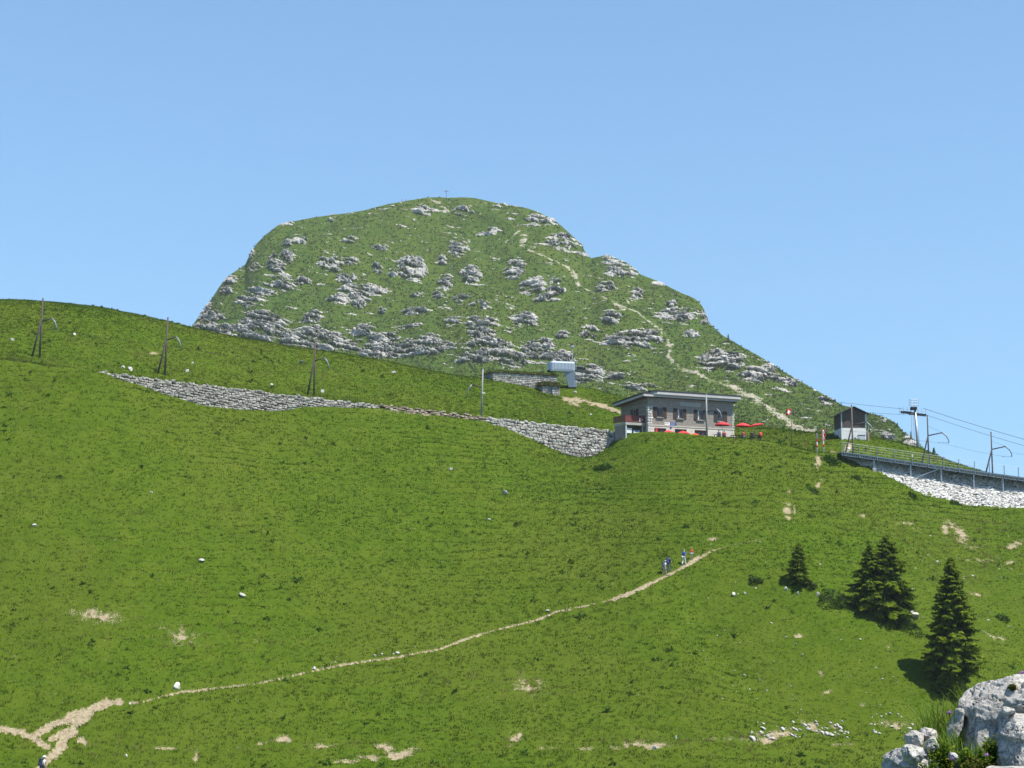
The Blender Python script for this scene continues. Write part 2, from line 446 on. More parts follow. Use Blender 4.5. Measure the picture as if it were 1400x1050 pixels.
def meadow_mat():
    m, nt, bs = new_mat("meadow"); g = G(nt); P = g.pos()
    big = g.noise(P, .045, 3, .5); mid = g.noise(P, .35, 5, .62); fine = g.noise(P, 2.6, 5, .7); vf = g.noise(P, 9., 3, .7)
    c1 = g.ramp(mid, [(.28, (0.037, 0.077, 0.005)), (.5, (0.061, 0.108, 0.006)), (.74, (0.100, 0.135, 0.011))])
    c2 = g.ramp(fine, [(.25, (0.035, 0.071, 0.005)), (.55, (0.064, 0.110, 0.007)), (.78, (0.121, 0.144, 0.018))])
    c = g.mix(.55, c1, c2)
    c = g.mix(g.ramp(big, [(.35, 0.), (.65, .45)]), c, (.086, .108, .013))
    straw = g.math('MULTIPLY', g.ramp(vf, [(.58, 0.), (.72, 1.)]), g.ramp(mid, [(.45, 0.), (.7, .7)]))
    c = g.mix(straw, c, (.25, .23, .09))
    dn = g.noise(P, 3.5, 5, .7)
    dirt = g.ramp(dn, [(.3, (.13, .10, .06)), (.48, (.29, .24, .155)), (.72, (.43, .375, .265))])
    b = g.attr("bare")
    fac = g.ramp(g.math('ADD', b, g.math('MULTIPLY', g.math('SUBTRACT', vf, .5), 2.1)), [(.45, 0.), (.60, 1.)])
    g.l(g.mix(fac, c, dirt), bs.inputs['Base Color'])
    h = g.math('ADD', g.math('MULTIPLY', fine, .6), g.math('MULTIPLY', vf, .4))
    g.bump(h, .9, .25, bs)
    bs.inputs['Roughness'].default_value = .9; bs.inputs['Specular IOR Level'].default_value = .03
    return m
hill = link("hillside", me, meadow_mat()); tag(hill, kind="structure")

# low ground far below and around everything
gx = np.linspace(-1380, 1380, 60); gy = np.linspace(-300, 1380, 40)
GX, GY = np.meshgrid(gx, gy)
GZ = -46 + 5 * fbm(GX / 150, GY / 150, 0, 3, 61)
gi = np.arange(GX.size).reshape(GX.shape)
me = mesh_np("ground", np.stack([GX, GY, GZ], -1).reshape(-1, 3), quads=np.stack([gi[:-1, :-1], gi[:-1, 1:], gi[1:, 1:], gi[1:, :-1]], -1).reshape(-1, 4))
attr(me, "bare", np.zeros(GX.size))
tag(link("ground", me, bpy.data.materials["meadow"]), kind="structure")

# ------------------------------------------------------------------ mountain
SIL = [(150, 560), (215, 505), (240, 478), (262, 447), (285, 415), (300, 392), (310, 379), (322, 370), (335, 362), (342, 346), (352, 332), (362, 322), (380, 308), (400, 303), (430, 297), (470, 292), (500, 287), (530, 279), (560, 274), (585, 270), (600, 270), (612, 271), (630, 270), (650, 271),
       (680, 278), (700, 281), (720, 285), (735, 290), (748, 296), (760, 303), (770, 311), (785, 325), (795, 334), (800, 345), (808, 353), (818, 351), (830, 349), (845, 354), (858, 360), (868, 367), (876, 375), (900, 384), (930, 400), (945, 406), (955, 412), (962, 422), (968, 440), (975, 447), (985, 457), (1000, 466), (1040, 488), (1070, 508), (1100, 525), (1130, 541), (1150, 553), (1190, 565),
       (1212, 571), (1225, 578), (1235, 590), (1245, 598), (1258, 608), (1270, 618), (1300, 636), (1340, 652), (1380, 668), (1450, 700)]
_su, _sv = np.array(SIL, float).T
def sil(u): return np.interp(u, _su, _sv)
ROCK = [(335, 452, 62, 8, 1.15), (450, 466, 60, 7, 1.1), (560, 476, 60, 8, 1.1), (690, 488, 60, 8, .95), (314, 383, 10, 7), (277, 424, 12, 11), (293, 433, 16, 7), (281, 447, 18, 7), (310, 398, 10, 7), (344, 347, 4, 8), (349, 366, 9, 6), (374, 357, 9, 7), (380, 367, 13, 6), (393, 354, 9, 9), (393, 335, 9, 6), (410, 330, 13, 6), (413, 380, 11, 5), (387, 384, 18, 10, .7), (360, 395, 20, 10, .6), (340, 410, 24, 9, .55),
        (363, 438, 30, 12), (350, 456, 44, 10), (393, 461, 18, 11), (433, 456, 38, 13), (427, 432, 13, 9), (438, 470, 24, 8), (480, 466, 30, 7), (498, 447, 18, 8), (524, 459, 24, 9), (530, 473, 46, 10), (578, 467, 30, 8), (590, 481, 14, 7), (530, 480, 60, 5),
        (563, 360, 19, 14, 1.4), (538, 366, 7, 5), (608, 376, 10, 11), (640, 370, 13, 10), (460, 361, 10, 9), (444, 361, 9, 6), (481, 358, 9, 4), (516, 363, 7, 5), (473, 377, 15, 6), (496, 390, 32, 8, .85), (463, 406, 16, 8), (490, 401, 16, 6), (490, 411, 9, 4), (567, 399, 10, 7, .7), (597, 397, 7, 6), (567, 420, 20, 5), (521, 418, 6, 4), (633, 401, 15, 4, .8), (581, 291, 16, 6), (634, 290, 14, 5), (454, 297, 5, 6), (390, 305, 11, 4), (627, 333, 14, 13, .8), (604, 347, 6, 6), (479, 333, 11, 5, .8), (521, 338, 13, 4, .7), (647, 450, 10, 16, .8),
        (683, 280, 10, 6), (637, 289, 11, 5), (698, 299, 11, 4, .8), (743, 304, 24, 8), (774, 334, 28, 11), (797, 343, 10, 9), (670, 312, 16, 5, .6), (704, 366, 15, 13), (644, 369, 14, 10), (729, 391, 17, 10, 1.2), (760, 403, 13, 10), (763, 386, 13, 6), (740, 407, 11, 4), (629, 403, 13, 5, .7), (657, 417, 14, 7), (849, 367, 24, 11), (832, 354, 9, 8), (871, 400, 9, 7), (900, 387, 9, 4), (829, 394, 13, 7), (923, 434, 27, 12), (916, 416, 8, 5), (966, 437, 9, 12), (943, 463, 10, 4), (866, 469, 40, 11, 1.2), (806, 460, 12, 9), (834, 440, 13, 9), (971, 494, 22, 9), (1000, 503, 15, 9), (660, 463, 18, 14), (671, 480, 34, 12), (651, 494, 26, 9), (700, 494, 22, 12), (737, 477, 23, 12), (760, 491, 28, 10), (717, 437, 18, 11), (660, 446, 22, 10, .8), (800, 512, 26, 12), (769, 459, 9, 6),
        (985, 499, 30, 11), (1043, 517, 32, 11), (1086, 526, 14, 7), (1134, 547, 14, 7), (1208, 569, 8, 5), (946, 463, 12, 4), (1245, 602, 10, 10, .8), (1215, 595, 14, 8, .5), (840, 518, 20, 5, .7), (880, 528, 18, 4, .6), (1170, 575, 14, 6, .5), (1060, 500, 14, 6, .5), (870, 530, 30, 6, .45), (560, 445, 30, 6, .4), (620, 440, 14, 10, .5)]
SCREE = [([(894, 454), (905, 463), (917, 478)], 8), ([(917, 478), (912, 492), (931, 506), (957, 517), (994, 531)], 5), ([(994, 531), (1015, 540), (1037, 551), (1060, 563), (1077, 571), (1100, 581), (1111, 586)], 10), ([(723, 344), (749, 357), (777, 369), (789, 389), (817, 403), (840, 423), (871, 437), (894, 454)], 2.2), ([(783, 372), (792, 392)], 4), ([(838, 418), (850, 432), (835, 436)], 6), ([(691, 329), (711, 317)], 1.8), ([(586, 271), (600, 279), (613, 291)], 3.0), ([(718, 322), (712, 336)], 9), ([(856, 408), (866, 425)], 2)]
uu = np.concatenate([np.arange(150, 255, 6.), np.arange(255, 1290, .92), np.arange(1290, 1450, 6.)])
VB = np.interp(uu, [150, 660, 900, 1110, 1450], [575, 575, 640, 690, 730])
YB = np.interp(uu, [150, 400, 700, 1000, 1300, 1450], [690, 680, 670, 620, 540, 500])
YT = np.interp(uu, [150, 262, 380, 600, 760, 900, 1000, 1150, 1300, 1450], [770, 810, 880, 930, 905, 860, 800, 720, 620, 560])
nrow = 430
s = np.linspace(0, 1, nrow)[:, None] ** .95
SV = sil(uu)
_k = np.exp(-(np.arange(-45, 46) / 18.) ** 2); _k /= _k.sum(); SVs = np.maximum(np.convolve(np.pad(SV, 45, 'edge'), _k, 'valid'), SV)
vv = VB + (SVs + (SV - SVs) * s ** 5 - VB) * s
yy = YB + (YT - YB) * (.55 * s + .45 * s ** 2.2)
MU = np.broadcast_to(uu, vv.shape)
MP = pt(MU, vv, yy)
x, y, z = MP[..., 0], MP[..., 1], MP[..., 2]
edge = .12 + .88 * sstep(0, 14, vv - SVs - (SV - SVs) * s ** 5)                 # keep the skyline where it is
# rock where it crops out
nz = fbm(MU / 23, (vv - .10 * MU) / 4.4, 0, 4, 71, .64); nf = fbm(MU / 5.0, (vv - .08 * MU) / 1.8, 0, 3, 73, .6); nb = fbm(MU / 60, vv / 40, 0, 2, 75)
rk = np.zeros_like(vv)
for r in ROCK:
    cu, cv, a, b = r[:4]; st = r[4] if len(r) > 4 else 1.0
    e = st * np.maximum(0, 1.3 - np.sqrt(((MU - cu) / (a * 1.05)) ** 2 + ((vv - cv) / (b * 1.05)) ** 2))
    rk = np.maximum(rk, e)
rk0 = rk.copy()
speck = sstep(.40, .56, nf + .35 * nz + .25 * nb) * .9 * sstep(.1, .4, fbm(MU / 35, vv / 22, 0, 2, 79) + .25)
TV = vv - .13 * (MU - 700)
seam = fbm(MU / 42, TV / 2.7, 0, 3, 77, .6)
rk = np.maximum(sstep(.38, .50, np.minimum(rk * .95, .42) + .75 * nz + .92 * seam + .45 * nf), speck * .8)
sc = np.zeros_like(vv)
for poly, w in SCREE:
    d = seg_dist(MU, vv, poly); w2 = w * (.22 + 1.5 * nz + 1.0 * nf)
    sc = np.maximum(sc, sstep(w2 + 1.5 + .4 * w, w2 - 1.0 - .4 * w, d))
# relief: ribs and gullies, ledges in the rock
macro = 17 * fbm(x / 80, y / 140, z / 150, 4, 81) + 2.6 * fbm(x / 16, y / 22, z / 14, 3, 83)
hw = z + 3.0 * fbm(x / 25, y / 25, z / 25, 2, 85) + .07 * x
def cells(a, b, seed):
    """distance-sorted cell noise: a constant height and a tilted facet per cell"""
    ia, ib = np.floor(a), np.floor(b); best = np.full(a.shape, 9.); out = np.zeros(a.shape)
    z0 = np.zeros_like(ia)
    for da in (-1, 0, 1):
        for db in (-1, 0, 1):
            ca, cb = ia + da, ib + db
            h = [_hash(ca, cb, z0 + q, seed) / 65535. for q in range(5)]
            dx, dy = a - ca - h[0], b - cb - h[1]
            d = dx * dx + dy * dy; m = d < best
            best = np.where(m, d, best); out = np.where(m, h[2] + (h[3] - .5) * dx * 1.3 + (h[4] - .5) * dy * 1.3, out)
    return out
WU, WV = MU + 3 * nz, TV + 1.6 * nf
def saw(h, p):
    t = h / p - np.floor(h / p); return np.where(t < .82, t / .82, (1 - t) / .18)
blocky = np.abs(fbm(x / 2.6, y / 2.6, z / 2.0, 3, 87)) + .6 * np.abs(pn(x / 1.3, y / 1.3, z / 1.1, 89))
inner = sstep(.1, .75, rk0 + .3 * nz)
ledge = rk * (.2 + inner * (2.0 * saw(hw, 4.6) + .9 * saw(hw * 1.03 + 2, 1.9)) + 1.5 * cells(WU / 10., WV / 3.2, 95) * (.35 + inner) + .8 * cells(WU / 3.6, WV / 1.7, 97) - .5 * blocky - .6)
grassy = .35 * fbm(x / 3.5, y / 3.5, z / 3.0, 3, 91)
disp = macro * edge * .9 + ledge * (.35 + .65 * edge) + grassy
D = np.array([0., -.93, .36])
MP = MP + disp[..., None] * D + (rk * .5 * pn(x / 3, y / 3, z / 3, 93))[..., None] * np.array([1., 0, 0])
# behind the skyline and down to the ground
rows = [MP]
back = []
top = MP[-1]
for k, (dy, dz) in enumerate([(4, -.6), (12, -3), (30, -12), (80, -45), (160, -100), (330, -260)]):
    b = top + np.array([0, dy, dz]); b[:, 2] = np.maximum(b[:, 2], -60); back.append(b)
low = []
for (dy, dz) in [(-150, -60), (-60, -25), (-20, -8)]:
    b = MP[0] + np.array([0, dy, dz]); low.append(b)
low[0][:, 2] = np.minimum(low[0][:, 2], -52)
ALL = np.concatenate([np.array(low), MP, np.array(back)], 0)
def padrow(a, fill=0.): return np.concatenate([np.full((len(low), a.shape[1]), fill), a, np.full((len(back), a.shape[1]), fill)], 0)
mi_ = np.arange(ALL.shape[0] * ALL.shape[1]).reshape(ALL.shape[:2])
me = mesh_np("mountain", ALL.reshape(-1, 3), quads=np.stack([mi_[:-1, :-1], mi_[:-1, 1:], mi_[1:, 1:], mi_[1:, :-1]], -1).reshape(-1, 4))
attr(me, "rock", padrow(rk).ravel()); attr(me, "scree", padrow(sc).ravel())

def mountain_mat():
    m, nt, bs = new_mat("mountain_slope"); g = G(nt); P = g.pos()
    big = g.noise(P, .02, 3, .5); mid = g.noise(P, .09, 5, .65); fine = g.noise(P, .55, 5, .7); vf = g.noise(P, 1.6, 3, .7)
    c1 = g.ramp(mid, [(.3, (0.038, 0.072, 0.006)), (.5, (0.058, 0.093, 0.008)), (.72, (0.092, 0.109, 0.014))])
    c2 = g.ramp(fine, [(.3, (0.038, 0.070, 0.006)), (.52, (0.062, 0.095, 0.009)), (.75, (0.101, 0.115, 0.020))])
    c = g.mix(.5, c1, c2)
    c = g.mix(g.ramp(big, [(.4, 0.), (.65, .5)]), c, (.040, .086, .009))
    r1 = g.noise(P, .5, 6, .7, (1, 1, 3.2)); r2 = g.noise(P, .12, 3, .6)
    rc = g.ramp(r1, [(.28, (.10, .096, .088)), (.42, (.36, .355, .33)), (.56, (.60, .59, .55)), (.74, (.76, .745, .70))])
    rc = g.mix(g.ramp(r2, [(.4, 0.), (.7, .35)]), rc, (.30, .28, .23))
    rf = g.ramp(g.math('ADD', g.attr("rock"), g.math('MULTIPLY', g.math('SUBTRACT', vf, .5), 1.0)), [(.42, 0.), (.58, 1.)])
    c = g.mix(rf, c, rc)
    scc = g.ramp(vf, [(.3, (.13, .12, .08)), (.55, (.34, .315, .25)), (.8, (.50, .48, .42))])
    sf = g.ramp(g.math('ADD', g.attr("scree"), g.math('MULTIPLY', g.math('SUBTRACT', vf, .5), 1.8)), [(.50, 0.), (.68, 1.)])
    c = g.mix(sf, c, scc)
    g.l(c, bs.inputs['Base Color'])
    b1 = g.bump(g.math('ADD', fine, g.math('MULTIPLY', vf, .5)), .7, .9, None)
    hb = g.math('MULTIPLY', r1, rf)
    g.bump(hb, .8, 2.0, bs, b1)
    bs.inputs['Roughness'].default_value = .95; bs.inputs['Specular IOR Level'].default_value = .08
    return m
tag(link("mountain", me, mountain_mat()), kind="structure")

# ------------------------------------------------------------------ light, sky, air, camera
SUN_DIR = Vector((.46, -.27, 1.0)).normalized()      # towards the sun: high, right, a little behind the viewpoint
el = math.asin(SUN_DIR.z); az = math.atan2(SUN_DIR.x, SUN_DIR.y)
w = bpy.data.worlds.new("World"); SC.world = w; w.use_nodes = True
nt = w.node_tree; nt.nodes.clear()
sky = nt.nodes.new('ShaderNodeTexSky'); sky.sky_type = 'NISHITA'; sky.sun_disc = False
sky.sun_elevation = el; sky.sun_rotation = az; sky.altitude = 1700; sky.air_density = 1.0; sky.dust_density = .3; sky.ozone_density = 1.0
gw = G(nt); tc = nt.nodes.new('ShaderNodeTexCoord'); sx_ = nt.nodes.new('ShaderNodeSeparateXYZ'); cx_ = nt.nodes.new('ShaderNodeCombineXYZ')
nt.links.new(tc.outputs['Generated'], sx_.inputs[0])
zz_ = gw.math('ADD', gw.math('ADD', gw.math('MULTIPLY', sx_.outputs[2], .42), .115), gw.math('MULTIPLY', gw.math('MAXIMUM', gw.math('SUBTRACT', sx_.outputs[2], .38), 0.), 1.6))
nt.links.new(sx_.outputs[0], cx_.inputs[0]); nt.links.new(sx_.outputs[1], cx_.inputs[1]); nt.links.new(zz_, cx_.inputs[2]); nt.links.new(cx_.outputs[0], sky.inputs[0])
bg = nt.nodes.new('ShaderNodeBackground'); bg.inputs[1].default_value = .088
wo = nt.nodes.new('ShaderNodeOutputWorld'); tn = nt.nodes.new('ShaderNodeMix'); tn.data_type = 'RGBA'; tn.blend_type = 'MULTIPLY'; tn.inputs[0].default_value = 1; tn.inputs[7].default_value = (.82, 1.01, 1.06, 1); nt.links.new(sky.outputs[0], tn.inputs[6]); nt.links.new(tn.outputs[2], bg.inputs[0]); nt.links.new(bg.outputs[0], wo.inputs[0])
L = bpy.data.lights.new("sun", 'SUN'); L.energy = 4.1; L.angle = math.radians(.53); L.color = (1.0, .94, .85)
lo = bpy.data.objects.new("sun", L); COL.objects.link(lo)
lo.rotation_euler = SUN_DIR.to_track_quat('Z', 'Y').to_euler(); lo.location = SUN_DIR * 400

HAZE = .00010
if HAZE:
    hb = MB().box((0, 540, 105), (2780, 1700, 322))
    m = bpy.data.materials.new("air"); m.use_nodes = True; nt = m.node_tree; nt.nodes.clear()
    o_ = nt.nodes.new('ShaderNodeOutputMaterial'); pv = nt.nodes.new('ShaderNodeVolumePrincipled')
    pv.inputs['Color'].default_value = (.86, .92, 1, 1); pv.inputs['Density'].default_value = HAZE; pv.inputs['Anisotropy'].default_value = .0
    nt.links.new(pv.outputs[0], o_.inputs['Volume'])
    tag(hb.build("haze", m), kind="stuff")

cam = bpy.data.cameras.new("camera"); cam.sensor_width = 36; cam.lens = 36 * F_PX / 1400; cam.clip_end = 6000; cam.clip_start = .1
co = bpy.data.objects.new("camera", cam); COL.objects.link(co); co.rotation_euler = (math.pi / 2 + PITCH, 0, 0); SC.camera = co
SC.view_settings.view_transform = 'Standard'; SC.view_settings.look = 'None'; SC.view_settings.exposure = 0.98; SC.view_settings.gamma = 1.0
SC.render.resolution_x = 1024; SC.render.resolution_y = 768
SC.cycles.volume_bounces = 0
# ------------------------------------------------------------------ meadow grass and plants
def leafmat(name, stops, trans=.3, rough=.6, tint="tint"):
    """leaf material: colour from a per-leaf tint, part of the light passes through"""
    m = bpy.data.materials.new(name); m.use_nodes = True; nt = m.node_tree; nt.nodes.clear(); g = G(nt)
    out = nt.nodes.new('ShaderNodeOutputMaterial')
    col = g.ramp(g.attr(tint), stops)
    d = nt.nodes.new('ShaderNodeBsdfPrincipled'); d.inputs['Roughness'].default_value = rough; d.inputs['Specular IOR Level'].default_value = .04
    t = nt.nodes.new('ShaderNodeBsdfTranslucent'); mx = nt.nodes.new('ShaderNodeMixShader'); mx.inputs[0].default_value = trans
    nt.links.new(col, d.inputs['Base Color']); nt.links.new(col, t.inputs[0])
    nt.links.new(d.outputs[0], mx.inputs[1]); nt.links.new(t.outputs[0], mx.inputs[2]); nt.links.new(mx.outputs[0], out.inputs[0])
    return m

def scatter(n, y0, y1, u0=-110, u1=1510):
    Y = np.sqrt(rng.uniform(y0 * y0, y1 * y1, n)); u = rng.uniform(u0, u1, n)
    return (u - 700) / F_PX * Y * 1.008, Y

def keep_open(x, y, z):
    b = bare_mask(np.stack([x, y, z], -1))
    return b

def blades(x, y, z, nb, h, w, spread, lean, name, mat, tint, seed=0, tri=True):
    """nb pointed blades at every point: one mesh"""
    r = np.random.default_rng(seed + 11); n = len(x)
    X, Y, Z, H, W, T = [np.repeat(a, nb) for a in (x, y, z, h, w, tint)]
    a = r.uniform(0, 2 * np.pi, n * nb); rad = np.repeat(spread, nb) * np.sqrt(r.uniform(0, 1, n * nb))
    bx, by = X + rad * np.cos(a), Y + rad * np.sin(a)
    ln = lean * r.uniform(.3, 1.2, n * nb) * H; b = a + r.normal(0, .7, n * nb)
    H = H * r.uniform(.6, 1.15, n * nb)
    c = r.uniform(0, 2 * np.pi, n * nb); wx, wy = W * .5 * np.cos(c), W * .5 * np.sin(c)
    p0 = np.stack([bx - wx, by - wy, Z - .03], -1); p1 = np.stack([bx + wx, by + wy, Z - .03], -1)
    p2 = np.stack([bx + ln * np.cos(b), by + ln * np.sin(b), Z + H], -1)
    V = np.stack([p0, p1, p2], 1).reshape(-1, 3)
    me = mesh_np(name, V, tris=np.arange(len(V)).reshape(-1, 3), smooth=False)
    attr(me, "tint", np.repeat(np.clip(T + r.normal(0, .05, n * nb), 0, 1), 3))
    return link(name, me, mat)

N = 215000
gxx, gyy = scatter(N, 117.5, 258)
gzz = ter(gxx, gyy)
pat = fbm(gxx / 6, gyy / 6, 0, 3, 101); pat2 = fbm(gxx / 1.4, gyy / 1.4, 0, 2, 103)
ok = keep_open(gxx, gyy, gzz) < .35 + .25 * rng.random(N)
ok &= np.abs(gyy - ywall(gxx)) > .35
_hu, _hv = px(np.stack([gxx, gyy, gzz], -1))
ok &= ~((_hu > 842) & (_hu < 1020) & (gyy > 213.5) & (gyy < 231))           # house and terrace
ok &= ~((_hu > 1148) & (gyy > 206) & (gyy < 215.5) & (_hv < rub_bot_v(_hu) + 1))                          # rubble wall and platform
gxx, gyy, gzz, pat, pat2 = [a[ok] for a in (gxx, gyy, gzz, pat, pat2)]
hh = (.10 + .07 * (pat2 + .5) + .05 * pat) * rng.uniform(.6, 1.6, len(gxx)); hh = np.clip(hh, .05, .4)
ti = np.clip(.44 + .34 * fbm(gxx / 24, gyy / 24, 0, 2, 107) + .40 * pat + .45 * pat2 + rng.normal(0, .17, len(gxx)), 0, 1)
_gu, _gv = px(np.stack([gxx, gyy, gzz], -1)); dry = np.zeros_like(gxx) + .10 * (gyy > ywall(gxx) + .5)
for cu, cv, a_, b_, st_ in [(140, 845, 70, 18, .5), (250, 872, 60, 22, .45), (370, 890, 60, 30, .3), (640, 935, 90, 26, .35), (720, 940, 40, 22, .4), (1180, 900, 110, 60, .26), (1320, 800, 90, 70, .28), (1290, 720, 90, 30, .35), (400, 1018, 260, 18, .35), (950, 1010, 180, 16, .35), (60, 520, 110, 22, .3), (230, 480, 120, 12, .2), (1080, 690, 60, 40, .2), (560, 720, 160, 50, -.12), (840, 700, 60, 60, -.22), (300, 980, 220, 26, -.15), (700, 880, 260, 30, -.12)]:
    dry += st_ * np.exp(-((_gu - cu) / a_) ** 2 - ((_gv - cv) / b_) ** 2)
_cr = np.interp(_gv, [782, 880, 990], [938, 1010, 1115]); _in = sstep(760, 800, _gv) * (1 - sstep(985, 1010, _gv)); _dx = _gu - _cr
dry = dry + _in * (.40 * np.exp(-((_dx + 5) / 8) ** 2)); ti = ti - _in * .30 * sstep(0, 14, _dx) * (1 - .5 * sstep(60, 300, _dx))  # tint holds painted light: lit streak left of gully, shade over olive right side
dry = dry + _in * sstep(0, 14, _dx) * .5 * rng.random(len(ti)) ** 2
hh = hh * (1 - .3 * _in * sstep(0, 14, _dx))
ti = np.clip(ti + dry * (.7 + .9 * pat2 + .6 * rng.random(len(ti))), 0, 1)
GRASS_STOPS = [(0., (0.029, 0.066, 0.004)), (.3, (0.048, 0.096, 0.005)), (.55, (0.072, 0.121, 0.006)), (.8, (0.118, 0.150, 0.014)), (1., (.22, .20, .06))]
mgrass = leafmat("grass_blades", GRASS_STOPS, .35)
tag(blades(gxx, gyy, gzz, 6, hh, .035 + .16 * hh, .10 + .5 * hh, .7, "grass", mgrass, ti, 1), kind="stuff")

# broad leaved clumps: darker, bluish
def leafy(x, y, z, nl, size, name, mat, tint, seed):
    r = np.random.default_rng(seed); n = len(x)
    X, Y, Z, S, T = [np.repeat(a, nl) for a in (x, y, z, size, tint)]
    a = r.uniform(0, 2 * np.pi, n * nl); el = r.uniform(.15, 1.2, n * nl)
    d = np.stack([np.cos(a) * np.cos(el), np.sin(a) * np.cos(el), np.sin(el)], -1)
    side = np.stack([-np.sin(a), np.cos(a), 0 * a], -1)
    L = S * r.uniform(.6, 1.2, n * nl); Wd = L * r.uniform(.16, .28, n * nl)
    base = np.stack([X, Y, Z], -1) + d * (L * .12)[:, None]
    mid = base + d * (L * .55)[:, None]; tip = base + d * L[:, None] - np.array([0, 0, 1.]) * (L * .15)[:, None]
    V = np.stack([base, mid + side * Wd[:, None], tip, mid - side * Wd[:, None]], 1).reshape(-1, 3)
    me = mesh_np(name, V, quads=np.arange(len(V)).reshape(-1, 4), smooth=False)
    attr(me, "tint", np.repeat(np.clip(T + r.normal(0, .12, n * nl), 0, 1), 4))
    return link(name, me, mat)
N = 7500
wx_, wy_ = scatter(N, 118, 256); wz_ = ter(wx_, wy_); wu_, wv_ = px(np.stack([wx_, wy_, wz_], -1))
dens = fbm(wx_ / 10, wy_ / 10, 0, 3, 111) + .8 * np.exp(-((wu_ - 822) / 26) ** 2 - ((wv_ - 640) / 14) ** 2) + .08 * (wy_ > ywall(wx_)) + .5 * np.exp(-((wu_ - 850) / 70) ** 2 - ((wv_ - 700) / 45) ** 2) + .7 * (wu_ > 1000) * (wu_ < 1200) * (wv_ < 650) + .3 * (wv_ > 1030)
ok = (dens + rng.normal(0, .28, N) > .30) & (keep_open(wx_, wy_, wz_) < .3) & (np.abs(wy_ - ywall(wx_)) > .8) & ~((wu_ > 842) & (wu_ < 1050) & (wy_ > 213.5) & (wy_ < 231)) & ~((wu_ > 1148) & (wy_ > 207) & (wy_ < 216))
wx_, wy_, wz_ = wx_[ok], wy_[ok], wz_[ok]
mweed = leafmat("broad_leaves", [(0., (.032, .082, .008)), (.5, (.052, .115, .010)), (1., (.088, .158, .020))], .3, .5)
tag(leafy(wx_, wy_, wz_, 13, np.clip(rng.lognormal(-1.35, .38, len(wx_)), .12, .6), "meadow_plants", mweed, np.clip(rng.normal(.45, .22, len(wx_)), 0, 1), 5), kind="stuff")

N = 5200
fx_, fy_ = scatter(N, 118, 250); fz_ = ter(fx_, fy_)
ok = (fbm(fx_ / 7, fy_ / 7, 0, 3, 117) + rng.normal(0, .15, N) > .12) & (np.abs(fy_ - ywall(fx_)) > .8)
fx_, fy_, fz_ = fx_[ok], fy_[ok], fz_[ok]; _u, _v = px(np.stack([fx_, fy_, fz_], -1)); ok = ~((_u > 842) & (_u < 1050) & (fy_ > 213.5) & (fy_ < 231)) & ~((_u > 1148) & (fy_ > 206) & (fy_ < 216)); fx_, fy_, fz_ = fx_[ok], fy_[ok], fz_[ok]
mflow = leafmat("small_flowers", [(0., (.55, .46, .06)), (.5, (.62, .56, .16)), (.55, (.66, .66, .62)), (1., (.72, .72, .70))], .2)
tag(leafy(fx_, fy_, fz_ + .15, 4, np.full(len(fx_), .085), "meadow_flowers", mflow, np.where(rng.random(len(fx_)) < .55, .2, .9), 6), kind="stuff")

# coarse tussocks on the mountain
N = 45000
ii = rng.integers(8, nrow - 2, N); jj = rng.integers(14, len(uu) - 14, N)
ok = (rk[ii, jj] < .3) & (sc[ii, jj] < .3)
mm = MP[ii[ok], jj[ok]]
mt = fbm(mm[:, 0] / 14, mm[:, 1] / 14, mm[:, 2] / 14, 2, 121)
mh = rng.uniform(.35, .95, len(mm))
mtuss = leafmat("mountain_tussocks", [(0., (.038, .078, .006)), (.5, (.060, .100, .008)), (1., (.095, .120, .018))], .35)
tag(blades(mm[:, 0] + rng.normal(0, .25, len(mm)), mm[:, 1], mm[:, 2] - .1, 4, mh, mh * .9, mh * .8, .8, "mountain_grass", mtuss, np.clip(.45 + .5 * mt + rng.normal(0, .14, len(mm)), 0, 1), 9), kind="stuff")

# ------------------------------------------------------------------ spruces
mbark = plain("spruce_bark", (.13, .10, .075), .95, bump=.03, scale=6)
mneedle = leafmat("spruce_needles", [(0., (.026, .054, .008)), (.35, (.070, .130, .012)), (.7, (.170, .235, .016)), (1., (.26, .31, .022))], .42, .6)

